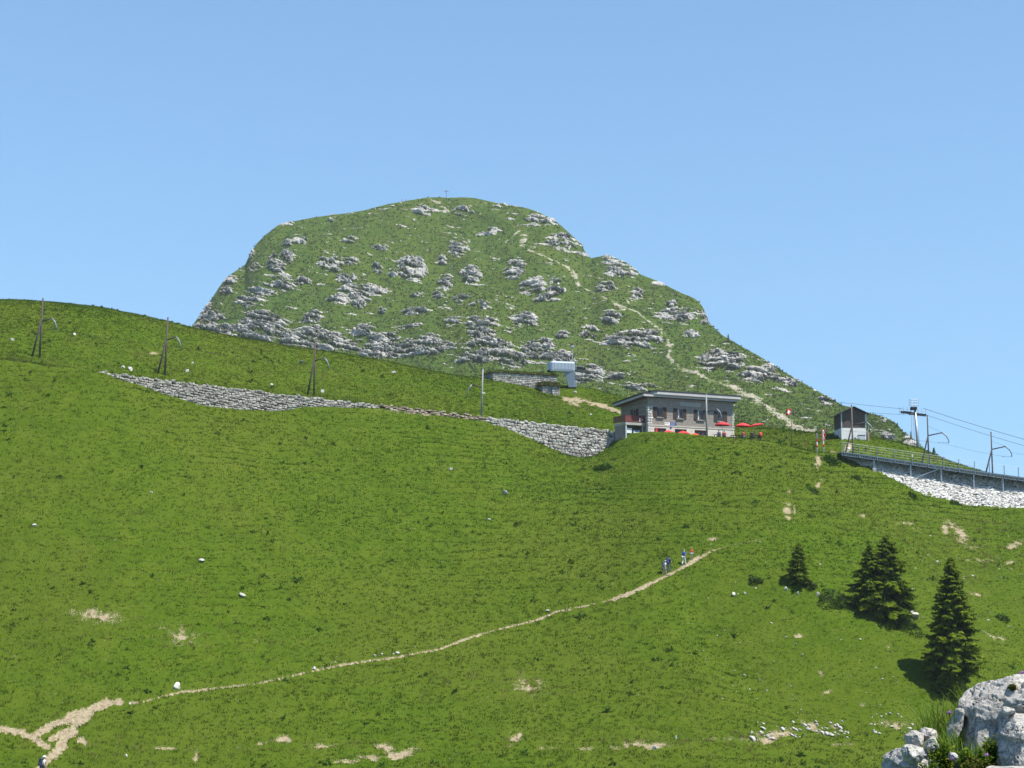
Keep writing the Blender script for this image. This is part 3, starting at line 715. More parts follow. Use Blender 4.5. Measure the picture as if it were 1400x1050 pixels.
def spruce(base, H, R, seed, label, clear=.05, group=None, skirt=1.0, dens=1.0, lean=(0, 0), irregular=.25, pw=.68):
    r = np.random.default_rng(seed)
    root = empty("spruce_tree", base, 0)
    tag(root, label, "spruce", group)
    def axis(t): return np.array([lean[0] * t * t, lean[1] * t * t, H * t])
    k = np.linspace(0, 1, 9)
    MB().tube([axis(t) + np.array([0, 0, -.4 if i == 0 else 0]) for i, t in enumerate(k)], [max(.012, H * .018 * (1 - t) ** .8) for t in k], 9).build("trunk", mbark, root, True)
    V, T = [], []
    zt = clear
    nbt = int(H / .24 * (6.5) * dens)
    for i in range(nbt):
        t = clear + (1 - clear) * ((i + r.random()) / nbt) ** .92 * .985
        prof = (1 - t) ** pw * (1.0 if t > .24 else (.62 + .38 * t / .24) if skirt == 1.0 else 1.0)
        for b in range(1):
            L = R * max(prof, .05) * r.uniform(1 - irregular * 1.5, 1 + irregular * .8)
            if r.random() < .08: L *= .5
            if L < .06: L = .06
            a = i * 2.399963 + r.normal(0, .3); tb = r.normal(0, .16)
            up = (.16 + .9 * max(0, t - .75) if t > .5 else .02) + r.normal(0, .14)
            droop = r.uniform(.15, .5) * (1 - .6 * t)
            dirx = np.array([math.cos(a), math.sin(a), 0.]); sd = np.array([-math.sin(a), math.cos(a), 0.])
            o = axis(t)
            ns = max(4, int(L / .095))
            for s_ in range(ns):
                q = (s_ + r.random()) / ns
                if q < .22 and t < .8: continue
                c = o + dirx * L * q + np.array([0, 0, L * (up * q * .5 - droop * q * q + .10 * q ** 4)])
                wdt = L * .42 * (1 - q) ** .7 + .10
                for side in (-1, 1):
                    for rep in range(2):
                        l = wdt * r.uniform(.55, 1.15)
                        fw = r.uniform(.35, 1.0)
                        d = sd * side + dirx * fw; d /= np.linalg.norm(d)
                        tip = c + d * l + np.array([0, 0, -l * r.uniform(.1, .7)])
                        nrm = np.array([0, 0, .75]) + dirx * r.uniform(.1, 1.2) + r.normal(0, .3, 3)
                        pr = np.cross(d, nrm); pr /= np.linalg.norm(pr) + 1e-9
                        w_ = r.uniform(.055, .12) * (.7 + .3 * H / 9)
                        mid = (c + tip) / 2 + np.array([0, 0, .02])
                        V += [c, mid + pr * w_, tip, mid - pr * w_]
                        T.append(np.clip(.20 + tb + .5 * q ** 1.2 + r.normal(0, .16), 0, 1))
                        # needles hanging below the twig
                        if r.random() < .35:
                            dn = np.array([r.normal(0, .25), r.normal(0, .25), -1.]) * l * r.uniform(.3, .6)
                            V += [c, mid + d * w_, mid + dn, mid - d * w_]
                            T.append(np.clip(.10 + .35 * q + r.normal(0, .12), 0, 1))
                        # upright fresh shoots
                        if r.random() < .3:
                            un = np.array([r.normal(0, .3), r.normal(0, .3), 1.]) * r.uniform(.06, .16)
                            V += [mid - d * .03, mid + pr * .03, mid + un, mid - pr * .03]
                            T.append(np.clip(.6 + r.normal(0, .2), 0, 1))
    top = axis(1.0)
    for k_ in range(26):
        q = r.random(); c = top + np.array([0, 0, -.7 * q]); a = r.uniform(0, 6.28)
        d = np.array([math.cos(a) * .8, math.sin(a) * .8, .7]); l = .10 + .22 * q
        sd = np.array([-math.sin(a), math.cos(a), 0])
        V += [c, c + d * l * .5 + sd * .03, c + d * l, c + d * l * .5 - sd * .03]; T.append(np.clip(r.normal(.5, .2), 0, 1))
    V = np.array(V)
    me = mesh_np("crown", V, quads=np.arange(len(V)).reshape(-1, 4), smooth=False); attr(me, "tint", np.repeat(T, 4))
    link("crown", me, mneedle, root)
    return root

def tree_at(u, vbase, vtop, halfw, seed, label, ymin=112., **kw):
    b = hit(u, vbase, ymin); s = b[1] / F_PX
    return spruce(b, (vbase - vtop) * s, halfw * s, seed, label, **kw)
tree_at(1093, 801, 744, 21, 3, "small bushy young spruce alone on the grass slope, left of the other spruces", irregular=.3, dens=1.5, pw=.52)
tree_at(1191, 838, 745, 37, 4, "shorter spruce with a thin spire, touching a taller spruce at its right", irregular=.4, dens=1.4)
tree_at(1215, 843, 733, 44, 5, "taller spruce of the touching pair, with wide ragged branches", irregular=.45, dens=1.4)
tree_at(1306, 941, 766, 50, 6, "tallest spruce, a dark pointed tree behind the pale boulders", clear=.13, skirt=1.0, dens=1.35, irregular=.2)

def shrub(u, v, halfw, h, seed, name, label, cat, mat, flat=True, n=500, ymin=112., leaf=(.12, .32)):
    """low bush of many sprigs rising from a few stems"""
    r = np.random.default_rng(seed); b = hit(u, v, ymin); s = b[1] / F_PX; W = halfw * s; Hh = h * s
    root = empty(name, b); tag(root, label, cat)
    st = MB()
    for k in range(7):
        a = r.uniform(0, 6.28); e = (math.cos(a) * W * .6, math.sin(a) * W * .6, Hh * .6)
        st.tube([(0, 0, -.2), (e[0] * .4, e[1] * .4, Hh * .2), e], [.035, .025, .01], 6)
    st.build("stem", mbark, root, True)
    V, T = [], []
    lump = r.normal(0, 1, (9, 3))
    for k in range(n):
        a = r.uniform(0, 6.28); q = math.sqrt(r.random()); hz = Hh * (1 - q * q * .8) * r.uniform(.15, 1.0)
        lobe = .75 + .25 * math.sin(3 * a + seed) + .1 * math.sin(7 * a)
        c = np.array([math.cos(a) * W * q * lobe, math.sin(a) * W * q * lobe, hz])
        c[2] += float(ter(b[0] + c[0], b[1] + c[1])) - b[2]
        d = np.array([math.cos(a) * .8 + r.normal(0, .4), math.sin(a) * .8 + r.normal(0, .4), r.uniform(-.1, .9)]); d /= np.linalg.norm(d)
        l = r.uniform(*leaf); pr = np.cross(d, r.normal(0, 1, 3)); pr /= np.linalg.norm(pr); w_ = l * .25
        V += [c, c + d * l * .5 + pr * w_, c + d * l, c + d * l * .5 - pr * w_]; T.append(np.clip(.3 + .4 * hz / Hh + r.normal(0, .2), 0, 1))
    V = np.array(V); me = mesh_np("foliage", V, quads=np.arange(len(V)).reshape(-1, 4), smooth=False); attr(me, "tint", np.repeat(T, 4))
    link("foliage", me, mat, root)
mjun = leafmat("juniper_needles", [(0., (.020, .050, .010)), (.5, (.045, .090, .014)), (1., (.10, .15, .03))], .15)
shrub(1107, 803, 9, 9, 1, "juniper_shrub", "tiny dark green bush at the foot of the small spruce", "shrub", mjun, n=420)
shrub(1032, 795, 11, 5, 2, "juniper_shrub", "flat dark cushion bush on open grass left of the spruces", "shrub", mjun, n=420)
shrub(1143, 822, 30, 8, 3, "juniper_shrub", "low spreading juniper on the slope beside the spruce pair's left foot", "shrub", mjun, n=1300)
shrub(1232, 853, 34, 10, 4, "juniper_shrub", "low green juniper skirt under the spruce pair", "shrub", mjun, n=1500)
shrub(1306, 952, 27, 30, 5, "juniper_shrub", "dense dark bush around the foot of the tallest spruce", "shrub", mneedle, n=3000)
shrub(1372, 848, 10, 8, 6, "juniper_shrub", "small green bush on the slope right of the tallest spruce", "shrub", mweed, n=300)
shrub(1137, 632, 12, 9, 7, "alder_bush", "leafy bush just below the left end of the steel platform", "bush", mweed, n=700, leaf=(.15, .4))
shrub(1248, 679, 7, 6, 8, "alder_bush", "small dark bush at the lower edge of the white rubble, left part", "bush", mweed, n=300)
shrub(1306, 690, 9, 6, 9, "alder_bush", "small dark bush at the lower edge of the white rubble, right part", "bush", mweed, n=300)
shrub(824, 641, 13, 6, 10, "alder_bush", "dark leafy bush in the gully below the stone wall's lowest point", "bush", mweed, n=600, leaf=(.15, .4))
shrub(1172, 655, 7, 5, 11, "alder_bush", "small round bush on the grass bank under the platform's first bays", "bush", mweed, n=260)
shrub(1112, 672, 8, 5, 12, "alder_bush", "small dark bush beside the lower bare earth patch of the footpath", "bush", mweed, n=260)

# far conifers on the mountain's right skyline
def mtn_point(u, v):
    k = int(np.argmin(np.abs(uu - u))); col = MP[:, k]; _, pv = px(col); i = int(np.argmin(np.abs(pv - v))); return col[i]
for k, (u, v, h, lab) in enumerate([(995, 468, 11, "tiny lone conifer high on the mountain's right skyline"), (1065, 508, 6, "tiniest conifer midway down the mountain's right skyline"), (1150, 555, 4, "stub of a conifer on the skyline just left of the wooden hut's roof"),
                             (1245, 598, 8, "tiny conifer on the skyline just left of the lift pylon"), (1277, 622, 15, "small dark conifer behind the knoll, right of the lift pylon")]):
    b = mtn_point(u, v) if k < 4 else hit(1277, 623, 200) ; s = b[1] / F_PX
    spruce(b - np.array([0, 0, .8]), (h + 3) * s, max(h * .28, 2.2) * s, 40 + k, lab, dens=.9 if k < 4 else 1.1)
# ------------------------------------------------------------------ materials for built things
def stone_mat(name, stops, scale=1.2, bump=.05, moss=None):
    m, nt, bs = new_mat(name); g = G(nt); P = g.pos()
    n1 = g.noise(P, scale, 5, .7); n2 = g.noise(P, scale * 7, 4, .7)
    at = g.attr("tint")
    f = g.math('ADD', g.math('MULTIPLY', at, .55), g.math('MULTIPLY', n1, .45))
    c = g.ramp(f, stops)
    c = g.mix(g.ramp(n2, [(.35, .35), (.6, 0.)]), c, (.10, .095, .085))
    if moss: c = g.mix(g.ramp(n1, [(.58, 0.), (.72, .8)]), c, moss)
    g.l(c, bs.inputs['Base Color']); g.bump(n2, .7, bump, bs)
    return m
m_lime = stone_mat("dry_limestone", [(.2, (.19, .18, .16)), (.5, (.31, .30, .27)), (.8, (.42, .405, .37))])
m_lime_w = stone_mat("pale_limestone", [(.2, (.22, .21, .19)), (.5, (.36, .35, .32)), (.8, (.50, .49, .455))])
m_lime_red = stone_mat("rusty_stone", [(.2, (.17, .13, .10)), (.5, (.33, .27, .21)), (.8, (.45, .40, .33))])
m_white = stone_mat("white_rubble", [(.15, (.36, .34, .31)), (.35, (.56, .55, .52)), (.8, (.68, .67, .64))])
m_dark = plain("deep_joint", (.05, .047, .042), .95, bump=.05)
m_bed = plain("gravel_bed", (.42, .40, .37), .95, bump=.08, scale=2.5)
m_earth = plain("raw_earth", (.10, .08, .055), .95, bump=.1, scale=1.5)
m_wood_grey = plain("weathered_wood", (.125, .105, .095), .9, scale=9)
m_wood_pole = plain("tarred_pole_wood", (.085, .066, .056), .85, scale=8)
m_strut = plain("dark_strut", (.035, .032, .036), .7)
m_steel = plain("galvanised_steel", (.34, .37, .40), .45, .55, .5)
m_steel_l = plain("pale_grey_steel", (.48, .50, .52), .5, .2, .4)
m_steel_b = plain("blue_grey_steel", (.17, .215, .255), .5, .3, .4)
m_rail = plain("weathered_railing", (.22, .25, .28), .5, .4, .4)
m_mast = plain("dull_grey_mast", (.25, .26, .265), .7, .2, .3)
m_conc = plain("concrete", (.36, .34, .31), .9, bump=.01, scale=2)
m_red = plain("red_cloth", (.56, .035, .035), .75)
m_redp = plain("red_paint", (.50, .03, .02), .5)
m_whitep = plain("white_paint", (.74, .74, .72), .6)
m_blk = plain("black_rubber", (.02, .02, .022), .6)
m_glass = plain("dark_window_glass", (.012, .014, .017), .08, 0, .6)

# ------------------------------------------------------------------ dry stone walls
def rough_box(r, c, size, R, jit):
    """one roughly squared stone: a bevelled block with moved corners"""
    t = MB().box((0, 0, 0), size, None, 0, min(size) * .24)
    P = np.array(t.v); key = np.sign(P)
    j = {k: r.uniform(-jit, jit, 3) * np.array(size) for k in {tuple(k) for k in key.tolist()}}
    P = P + np.array([j[tuple(k)] for k in key.tolist()])
    Rn = np.array(R)
    return P @ Rn.T + np.array(c), t.f

def stones_mesh(name, items, mat, parent):
    V, F, T, off = [], [], [], 0
    for P, f, t in items:
        V.append(P); F += [tuple(i + off for i in q) for q in f]; T.append(np.full(len(P), t)); off += len(P)
    V = np.concatenate(V); me = bpy.data.meshes.new(name); me.from_pydata(V.tolist(), [], F); me.update()
    me.polygons.foreach_set("use_smooth", [False] * len(me.polygons))
    attr(me, "tint", np.concatenate(T))
    return link(name, me, mat, parent)

def dry_wall(u0, u1, name, label, mat, ch, sw, seed, batter=.12, top_jit=.08, minh=0.0, fill=1.0):
    r = np.random.default_rng(seed)
    uu_ = np.linspace(u0, u1, int((u1 - u0) / 2) + 2)
    Yw = np.interp(uu_, _wu, _wy) - .40
    T3 = pt(uu_, wall_top_v(uu_), Yw + .25); B3 = pt(uu_, wall_bot_v(uu_), Yw)
    line = T3[:, :2]; s = np.r_[0, np.cumsum(np.linalg.norm(np.diff(line, axis=0), axis=1))]
    def at(q, arr): return np.array([np.interp(q, s, arr[:, k]) for k in range(arr.shape[1])])
    mid = at(s[-1] / 2, T3); root = empty(name, (mid[0], mid[1], float(ter(mid[0], mid[1] - 1.2)))); tag(root, label, "stone wall")
    o = np.array(root.location)
    items = []; hmax = float((T3[:, 2] - B3[:, 2]).max()) + .5; k = 0; zz = 0.0
    while zz < hmax:
        h = ch * r.uniform(.8, 1.25); q = r.uniform(-.3, .2)
        while q < s[-1]:
            w = sw * r.uniform(.55, 1.6); c = q + w / 2
            if 0 <= c <= s[-1]:
                t3 = at(c, T3); b3 = at(c, B3)
                wav = .10 * math.sin(c * .9 + k) 
                z = t3[2] - zz - h / 2 + wav * .3 + .06 * math.sin(c * 2.1 + k * 1.7)
                if z > b3[2] - .45 and t3[2] - b3[2] > minh and r.random() < fill:
                    e = at(min(c + .4, s[-1]), T3) - at(max(c - .4, 0), T3); a = math.atan2(e[1], e[0]); tilt = math.atan2(e[2], math.hypot(e[0], e[1]))
                    R = Matrix.Rotation(a, 3, 'Z') @ Matrix.Rotation(-tilt + r.normal(0, .07), 3, 'Y') @ Matrix.Rotation(r.normal(0, .08), 3, 'X')
                    d = .55 * r.uniform(.85, 1.15)
                    y_out = batter * zz
                    P, f = rough_box(r, (t3[0] - o[0] + y_out * math.sin(a), t3[1] - o[1] - .25 - y_out * math.cos(a) + r.normal(0, .035), z - o[2] + (r.normal(0, top_jit) if k == 0 else 0)), (w * .98, d, h * 1.0), R, .12)
                    items.append((P, f, np.clip(r.normal(.5, .26), 0, 1)))
            q += w
        zz += h; k += 1
    stones_mesh("stone_face", items, mat, root)
    # the fill behind the face
    n = len(uu_); front = np.c_[T3[:, 0], T3[:, 1] + .0, T3[:, 2] - .10] - o; low = np.c_[B3[:, 0], T3[:, 1] - .30, B3[:, 2] - .6] - o
    low[:, 1] -= batter * np.maximum(T3[:, 2] - B3[:, 2], 0)
    back = front + np.array([0, .5, 0]); lb = low + np.array([0, 1.0, 0])
    V = np.concatenate([front, low, lb, back]); fs = []
    for i in range(n - 1):
        for a_, b_ in ((0, 1), (1, 2), (2, 3), (3, 0)):
            fs.append((a_ * n + i, b_ * n + i, b_ * n + i + 1, a_ * n + i + 1))
    fs += [(0, 3 * n, 2 * n, n), (n - 1, 2 * n - 1, 3 * n - 1, 4 * n - 1)]
    link("rubble_core", mesh_np("rubble_core", V, quads=np.array(fs), smooth=False), m_dark, root)
    return root
dry_wall(135, 518, "retaining_wall", "long dry stone retaining wall under the two leftmost leaning railway poles", m_lime, .27, .36, 201)
dry_wall(519, 664, "retaining_wall", "low crumbling line of rusty stones linking the two grey retaining walls", m_lime_red, .22, .38, 202, top_jit=.12, fill=.85)
dry_wall(665, 850, "retaining_wall", "tall wedge shaped dry stone retaining wall left of the restaurant", m_lime_w, .38, .50, 203, batter=.22)

# white rubble bank under the platform
def rubble_bank():
    r = np.random.default_rng(210)
    root = empty("rubble_embankment", (0, 0, 0)); o = pt(1320, 690, 208.); root.location = o
    tag(root, "bank of bright white rubble under the steel platform", "embankment")
    us_ = np.linspace(1150, 1600, 180)
    Yb = 215 - 6.5 * np.clip((us_ - 1150) / 110., .05, 1)
    B = pt(us_, rub_bot_v(us_), Yb); B[:, 2] = ter(B[:, 0], B[:, 1]) - .25; Tp = pt(us_, deck_v(us_) + 3.5, 215.1)
    items = []; n = 11000
    for k in range(n):
        q = r.uniform(0, 1); j = q * (len(us_) - 1); i = int(j); f = j - i
        b = B[i] * (1 - f) + B[min(i + 1, len(us_) - 1)] * f; t = Tp[i] * (1 - f) + Tp[min(i + 1, len(us_) - 1)] * f
        L = np.linalg.norm(t - b); s_ = r.uniform(-.03, 1)
        if us_[i] > 1415 and r.random() < .6: continue
        p = b + (t - b) * s_
        sz = float(np.clip(r.lognormal(-1.5, .40), .12, .55)) * (.8 if s_ > .6 else 1)
        P, fc = rough_box(r, p - o + np.array([0, -.05, .03]), (sz * 1.2, sz * .9, sz * .5), Matrix.Rotation(r.uniform(0, 6.28), 3, 'Z') @ Matrix.Rotation(r.normal(-.15, .3), 3, 'X'), .22)
        items.append((P, fc, np.clip(r.normal(.55, .22) - (.22 if s_ > .62 else 0), 0, 1)))  # upper stones get a darker tint, painting in the deck's shade
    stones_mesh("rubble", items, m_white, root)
    sv = np.linspace(-.1, 1, 8)
    V = np.concatenate([B + (Tp - B) * k - o + np.array([0, .12, -.12]) for k in sv]); n_ = len(us_); g_ = np.arange(len(V)).reshape(8, n_)
    link("earth_bed", mesh_np("earth_bed", V, quads=np.stack([g_[:-1, :-1], g_[:-1, 1:], g_[1:, 1:], g_[1:, :-1]], -1).reshape(-1, 4)), m_bed, root)
rubble_bank()

# ------------------------------------------------------------------ steel platform with railing
DY0, DY1 = 211.5, 214.9
def deck_z(u, Y=DY0): return float(pt(u, deck_v(u), Y)[2])
def platform():
    a = pt(1150.5, deck_v(1150.5), DY0); b = pt(1600, deck_v(1600), DY0)
    d = Vector(b) - Vector(a); L = d.length; ex = d.normalized(); ey = Vector((0, 1, 0)); 
    root = empty("steel_platform", a); tag(root, "long blue grey steel platform on legs with a railing, over white rubble", "platform")
    W = DY1 - DY0
    def P(x, y, z): return ex * x + ey * y + Vector((0, 0, z))
    def beam(mb, x0, x1, y, z, w, h): mb.bar(P(x0, y, z), P(x1, y, z), w, h)
    dk = MB(); beam(dk, 0, L, W / 2, -.04, W - .1, .07); dk.build("deck", m_steel_l, root)
    fr = MB()
    beam(fr, 0, L, 0, -.05, .10, .16); beam(fr, 0, L, 0.04, -.46, .10, .10)
    beam(fr, 0, L, W, -.22, .12, .34)
    x = .1
    while x < L:
        fr.bar(P(x, .02, -.12), P(x, .02, -.43), .09, .08); x += .30
    x = .6
    while x < L:
        fr.bar(P(x, 0, -.30), P(x, W, -.30), .10, .2); x += 2.0
    fr.build("girder", m_steel_b, root)
    def X(u):       # distance along the front edge of a photo column
        lo, hi = 0., L
        for _ in range(40):
            m = (lo + hi) / 2; p = np.array(a) + np.array(ex) * m
            if px(p)[0] < u: lo = m
            else: hi = m
        return lo
    up = [1151, 1175, 1199, 1223, 1247, 1269, 1290, 1311, 1332.5, 1353, 1373, 1392.5, 1412, 1432, 1452]
    rail = MB()
    for h in (.33, .66, 1.0, 1.28): rail.tube([P(0, 0, h), P(L * .66, 0, h)], .013 if h < 1.2 else .02, 6)
    for u in up: rail.bar(P(X(u), -.06, -.5), P(X(u), -.06, 1.28), .07, .09)
    rail.build("railing", m_rail, root)
    for u, vt, vb in [(1195, 632, 642), (1245.3, 637, 660), (1287, 642, 667), (1331.5, 648, 672), (1371.5, 654, 676), (1411, 660, 680), (1452, 665, 686)]:
        x = X(u); top = P(x, .25, -.45)
        zb = float(pt(u, vb, DY0 + .25)[2] - a[2])
        zt = top.z
        MB().bar((top.x, top.y, zt), (top.x, top.y, zb + .1), .16, .16).build("leg", m_steel, root)
        MB().box((top.x, top.y, zb - .45), (.5, .6, 1.2), None, 0, .04).build("footing", m_conc, root)
    p0 = P(X(1247), .25, -.5); p1 = P(X(1283), .25, -.5); p0.z = float(pt(1247, 655, DY0 + .25)[2] - a[2])
    MB().bar(p0, p1, .12, .12).build("brace", m_steel, root)
    lm = MB(); lm.tube([P(X(1247), -.12, .62), P(X(1247), -.12, .84)], [.10, .10], 10); lm.box(P(X(1247), -.12, .88), (.22, .2, .05), None, 0, .01)
    lm.build("lamp", m_whitep, root)
    return X, P, a
platform()

# ------------------------------------------------------------------ railway poles
def pole(uv, H, label, mast_mat, Y=None, strut=True, arm=1, lean=0.0, scale_arm=1.0, r=.115, box=False, base=None, group="railway poles along the line", strut_insul=False, drop=1.0):
    b = np.array(base) if base is not None else hit(*uv, 176 if uv[0] < 900 else 205)
    root = empty("railway_pole", b); tag(root, label, "railway pole", group)
    mst = MB(); mst.tube([(0, 0, -.6), (lean * H, 0, H)], [r * 1.12, r * .8], 10); mst.tube([(lean * H, 0, H - .01), (lean * H, 0, H + .05)], [r * .95, r * .95], 10)
    mst.build("mast", mast_mat, root, True)
    zc = H * .61
    if strut:
        s_ = MB(); s_.tube([(lean * zc - .03, -.16, zc), (-.9 * scale_arm, -.35, -.35)], [.10, .12], 8); s_.build("strut", m_strut, root, True)
        if strut_insul:
            MB().tube([(-.62, -.30, .85), (-.68, -.31, 1.2)], [.2, .2], 10).build("insulator", m_whitep, root, True)
    if arm:
        q = arm * scale_arm
        am = MB(); am.tube([(lean * zc, -.02, zc), (q * 1.35, -.02, zc + .42)], .08, 8); am.build("bracket_arm", m_strut, root, True)
        am = MB(); am.tube([(q * 1.35, -.02, zc + .42), (q * 1.75, -.02, zc - .05), (q * 1.95, -.02, zc - .62), (q * 1.95, -.02, zc - 1.05 * drop)], [.09, .09, .075, .06], 8)
        am.build("drop_arm", m_rail, root, True)
        w_ = MB(); w_.tube([(lean * H * .85, 0, H * .80), (q * 1.35, 0, zc + .46)], .014, 5); w_.build("stay", m_strut, root)
        w_ = MB(); w_.tube([(q * 1.9, -.02, zc - .95 * drop), (q * .9, -.02, zc - 1.02 * drop)], .02, 6)
        w_.build("steady_arm", m_strut, root)
        ins = MB()
        for k in range(3): ins.tube([(q * (.35 + .08 * k), -.02, zc + .11 + .025 * k), (q * (.38 + .08 * k), -.02, zc + .12 + .025 * k)], .09, 10)
        ins.build("insulator", m_strut, root, True)
    if box:
        MB().box((.32, -.05, H * .50), (.42, .2, .16), None, 0, .02).build("signal_box", m_whitep, root)
    return root, b, zc
POLES = []
POLES.append(pole((54, 489), 7.35, "leftmost leaning railway pole with a side strut, high on the grass slope", m_wood_pole, lean=.02))
POLES.append(pole((225, 513), 7.5, "railway pole with a side strut just above the long stone wall", m_wood_pole, lean=.03))
POLES.append(pole((429, 541), 7.8, "railway pole with a side strut at the right end of the long stone wall", m_wood_pole, lean=.01))
POLES.append(pole((658, 571), 6.9, "slim grey steel mast with a white box above the wedge shaped wall", m_mast, strut=False, arm=-1, lean=.03, box=True, r=.13))
b = pt(966.5, 600, 213.2); b[2] = float(ter(b[0], b[1]))
POLES.append(pole((966, 594), float(pt(966, 539, 213.2)[2] - b[2]), "pale grey mast standing right in front of the restaurant facade", m_mast, strut=False, arm=1, base=b, r=.13, scale_arm=1.05))
b = pt(1166, 620, 217.); b[2] = float(ter(b[0], b[1]))
POLES.append(pole((1166, 619), float(pt(1166, 554, 217.)[2] - b[2]), "railway pole with a dark strut in front of the wooden hut", m_wood_grey, arm=1, base=b, r=.115, scale_arm=1.45, strut_insul=True, drop=.4))
b = pt(1270, 634, 217.); b[2] = float(ter(b[0], b[1]))
POLES.append(pole((1270, 632), float(pt(1269, 568, 217.)[2] - b[2]), "railway pole behind the platform railing, next to the lift pylon", m_wood_pole, arm=1, base=b, r=.11, scale_arm=1.45))
b = pt(1357, 645, 217.); b[2] = float(ter(b[0], b[1]))
POLES.append(pole((1357, 645), float(pt(1355, 591, 217.)[2] - b[2]), "rightmost railway pole, outlined against the sky behind the platform", m_wood_pole, arm=1, base=b, r=.105, scale_arm=1.4))

def wire(name, a, b, sag, label, r=.018, n=16, group=None):
    a, b = np.array(a), np.array(b)
    pts = [a + (b - a) * t - np.array([0, 0, sag * 4 * t * (1 - t)]) for t in np.linspace(0, 1, n)]
    o = MB().tube(pts, r, 5).build(name, m_strut)
    tag(o, label, "wire", group); return o
for i in range(len(POLES) - 1):
    (r0, b0, z0), (r1, b1, z1) = POLES[i], POLES[i + 1]
    q0 = -1 if i == 3 else 1; q1 = -1 if i + 1 == 3 else 1
    wire("contact_wire", b0 + np.array([1.9 * q0, 0, z0 - 1.0]), b1 + np.array([1.9 * q1, 0, z1 - 1.0]), .15, "thin overhead railway wire hung between neighbouring poles", .013, group="overhead railway wires")
_r, _b, _z = POLES[-1]; wire("contact_wire", _b + np.array([2.6, 0, _z - .4]), np.array(pt(1560, 640, 210)), .2, "thin overhead railway wire hung between neighbouring poles", .013, group="overhead railway wires")

# ------------------------------------------------------------------ restaurant
def wall_mat(name, c0, c1, scale=2.2):
    m, nt, bs = new_mat(name); g = G(nt); P = g.obj()
    br = g.n('ShaderNodeTexBrick'); mp = g.n('ShaderNodeMapping'); mp.inputs['Rotation'].default_value = (math.pi / 2, 0, 0); g.l(P, mp.inputs[0]); g.l(mp.outputs[0], br.inputs[0])
    br.inputs['Scale'].default_value = 1.0; br.inputs['Brick Width'].default_value = .75; br.inputs['Row Height'].default_value = .30; br.inputs['Mortar Size'].default_value = .02
    n = g.noise(P, scale, 5, .7)
    br.inputs['Color1'].default_value = (*c0, 1); br.inputs['Color2'].default_value = (*c1, 1); br.inputs['Mortar'].default_value = (*[x * .75 for x in c0], 1)
    c = g.mix(.5, br.outputs[0], g.ramp(n, [(.3, tuple(x * .7 for x in c0)), (.7, tuple(min(1, x * 1.25) for x in c1))]))
    g.l(c, bs.inputs['Base Color']); g.bump(n, .5, .03, bs); bs.inputs['Roughness'].default_value = .9
    return m
m_house = wall_mat("rough_brown_stone", (.225, .20, .175), (.27, .245, .218))
m_quoin = stone_mat("pale_quoins", [(.2, (.42, .40, .36)), (.5, (.56, .54, .50)), (.8, (.66, .64, .60))])
m_plinth = wall_mat("pale_plinth", (.52, .47, .40), (.60, .55, .48))
m_fascia = plain("white_fascia", (.42, .41, .41), .7, scale=1.5)
m_roofdark = plain("dark_roofing", (.035, .037, .045), .8)
m_soffit = plain("red_brown_soffit", (.10, .045, .038), .8)
m_shut = plain("dark_brown_shutter", (.055, .038, .032), .75, scale=8)
m_frame = plain("grey_window_frame", (.20, .19, .18), .7)
m_balc = plain("red_brown_boards", (.17, .045, .04), .7, scale=5)
m_balc2 = plain("brown_boards", (.19, .10, .055), .7, scale=5)
m_blue = plain("blue_sign_paint", (.03, .07, .26), .5)
m_board = plain("faded_board", (.40, .38, .37), .8)

YAW = math.radians(27); HC = pt(886, 592, 216.); HZ = TERRACE_Z
house = empty("restaurant", (HC[0], HC[1], HZ), YAW)
tag(house, "brown stone mountain restaurant with a white roof edge and dark open shutters", "restaurant")
LX, DP = 14.3, 6.8
WT = 25.85 - HZ; PL = 21.83 - HZ            # wall top and plinth heights above the terrace
def hx(u, y=0.):                            # local x on the facade (or a plane y) of a photo column
    lo, hi = -4., 20.
    for _ in range(45):
        m = (lo + hi) / 2; P = np.array([HC[0] + m * math.cos(YAW) - y * math.sin(YAW), HC[1] + m * math.sin(YAW) + y * math.cos(YAW), HC[2]])
        if px(P)[0] < u: lo = m
        else: hi = m
    return lo
def hz(u, v, y=0.):                         # local z of a photo point on that plane
    m = hx(u, y); Y = HC[1] + m * math.sin(YAW) + y * math.cos(YAW)
    return float(pt(u, v, Y)[2]) - HZ
WIN = [(893.2, 898.6, 905.8, 911.6), (920.6, 925.8, 933.5, 938.6), (948.8, 953.6, 961.8, 966.8), (976.2, 981.3, 989.0, 994.4)]
wins = []
for a_, b_, c_, d_ in WIN:
    vt = 557 + (b_ - 898.6) * .068; vb = vt + 13.2
    wins.append((hx(a_), hx(b_), hx(c_), hx(d_), hz(b_, vb), hz(b_, vt)))
low = [(hx(894.3), hx(910.5)), (hx(922.3), hx(938.5)), (hx(949.4), hx(966.0))]
LT = hz(900, 585.2)
def wall_with_holes(mb, x0, x1, z0, z1, holes, y, t):
    """front wall cut into blocks around rectangular openings"""
    xs = sorted({x0, x1, *[h[0] for h in holes], *[h[1] for h in holes]})
    for xa, xb in zip(xs[:-1], xs[1:]):
        hs = sorted([(h[2], h[3]) for h in holes if h[0] <= xa + 1e-6 and h[1] >= xb - 1e-6])
        z = z0
        for ha, hb in hs:
            if ha > z: mb.box(((xa + xb) / 2, y + t / 2, (z + ha) / 2), (xb - xa, t, ha - z))
            z = hb
        if z1 > z: mb.box(((xa + xb) / 2, y + t / 2, (z + z1) / 2), (xb - xa, t, z1 - z))
w = MB(); wall_with_holes(w, .0, LX, PL, WT, [(b_, c_, zb, zt) for _, b_, c_, _, zb, zt in wins], 0, .35)
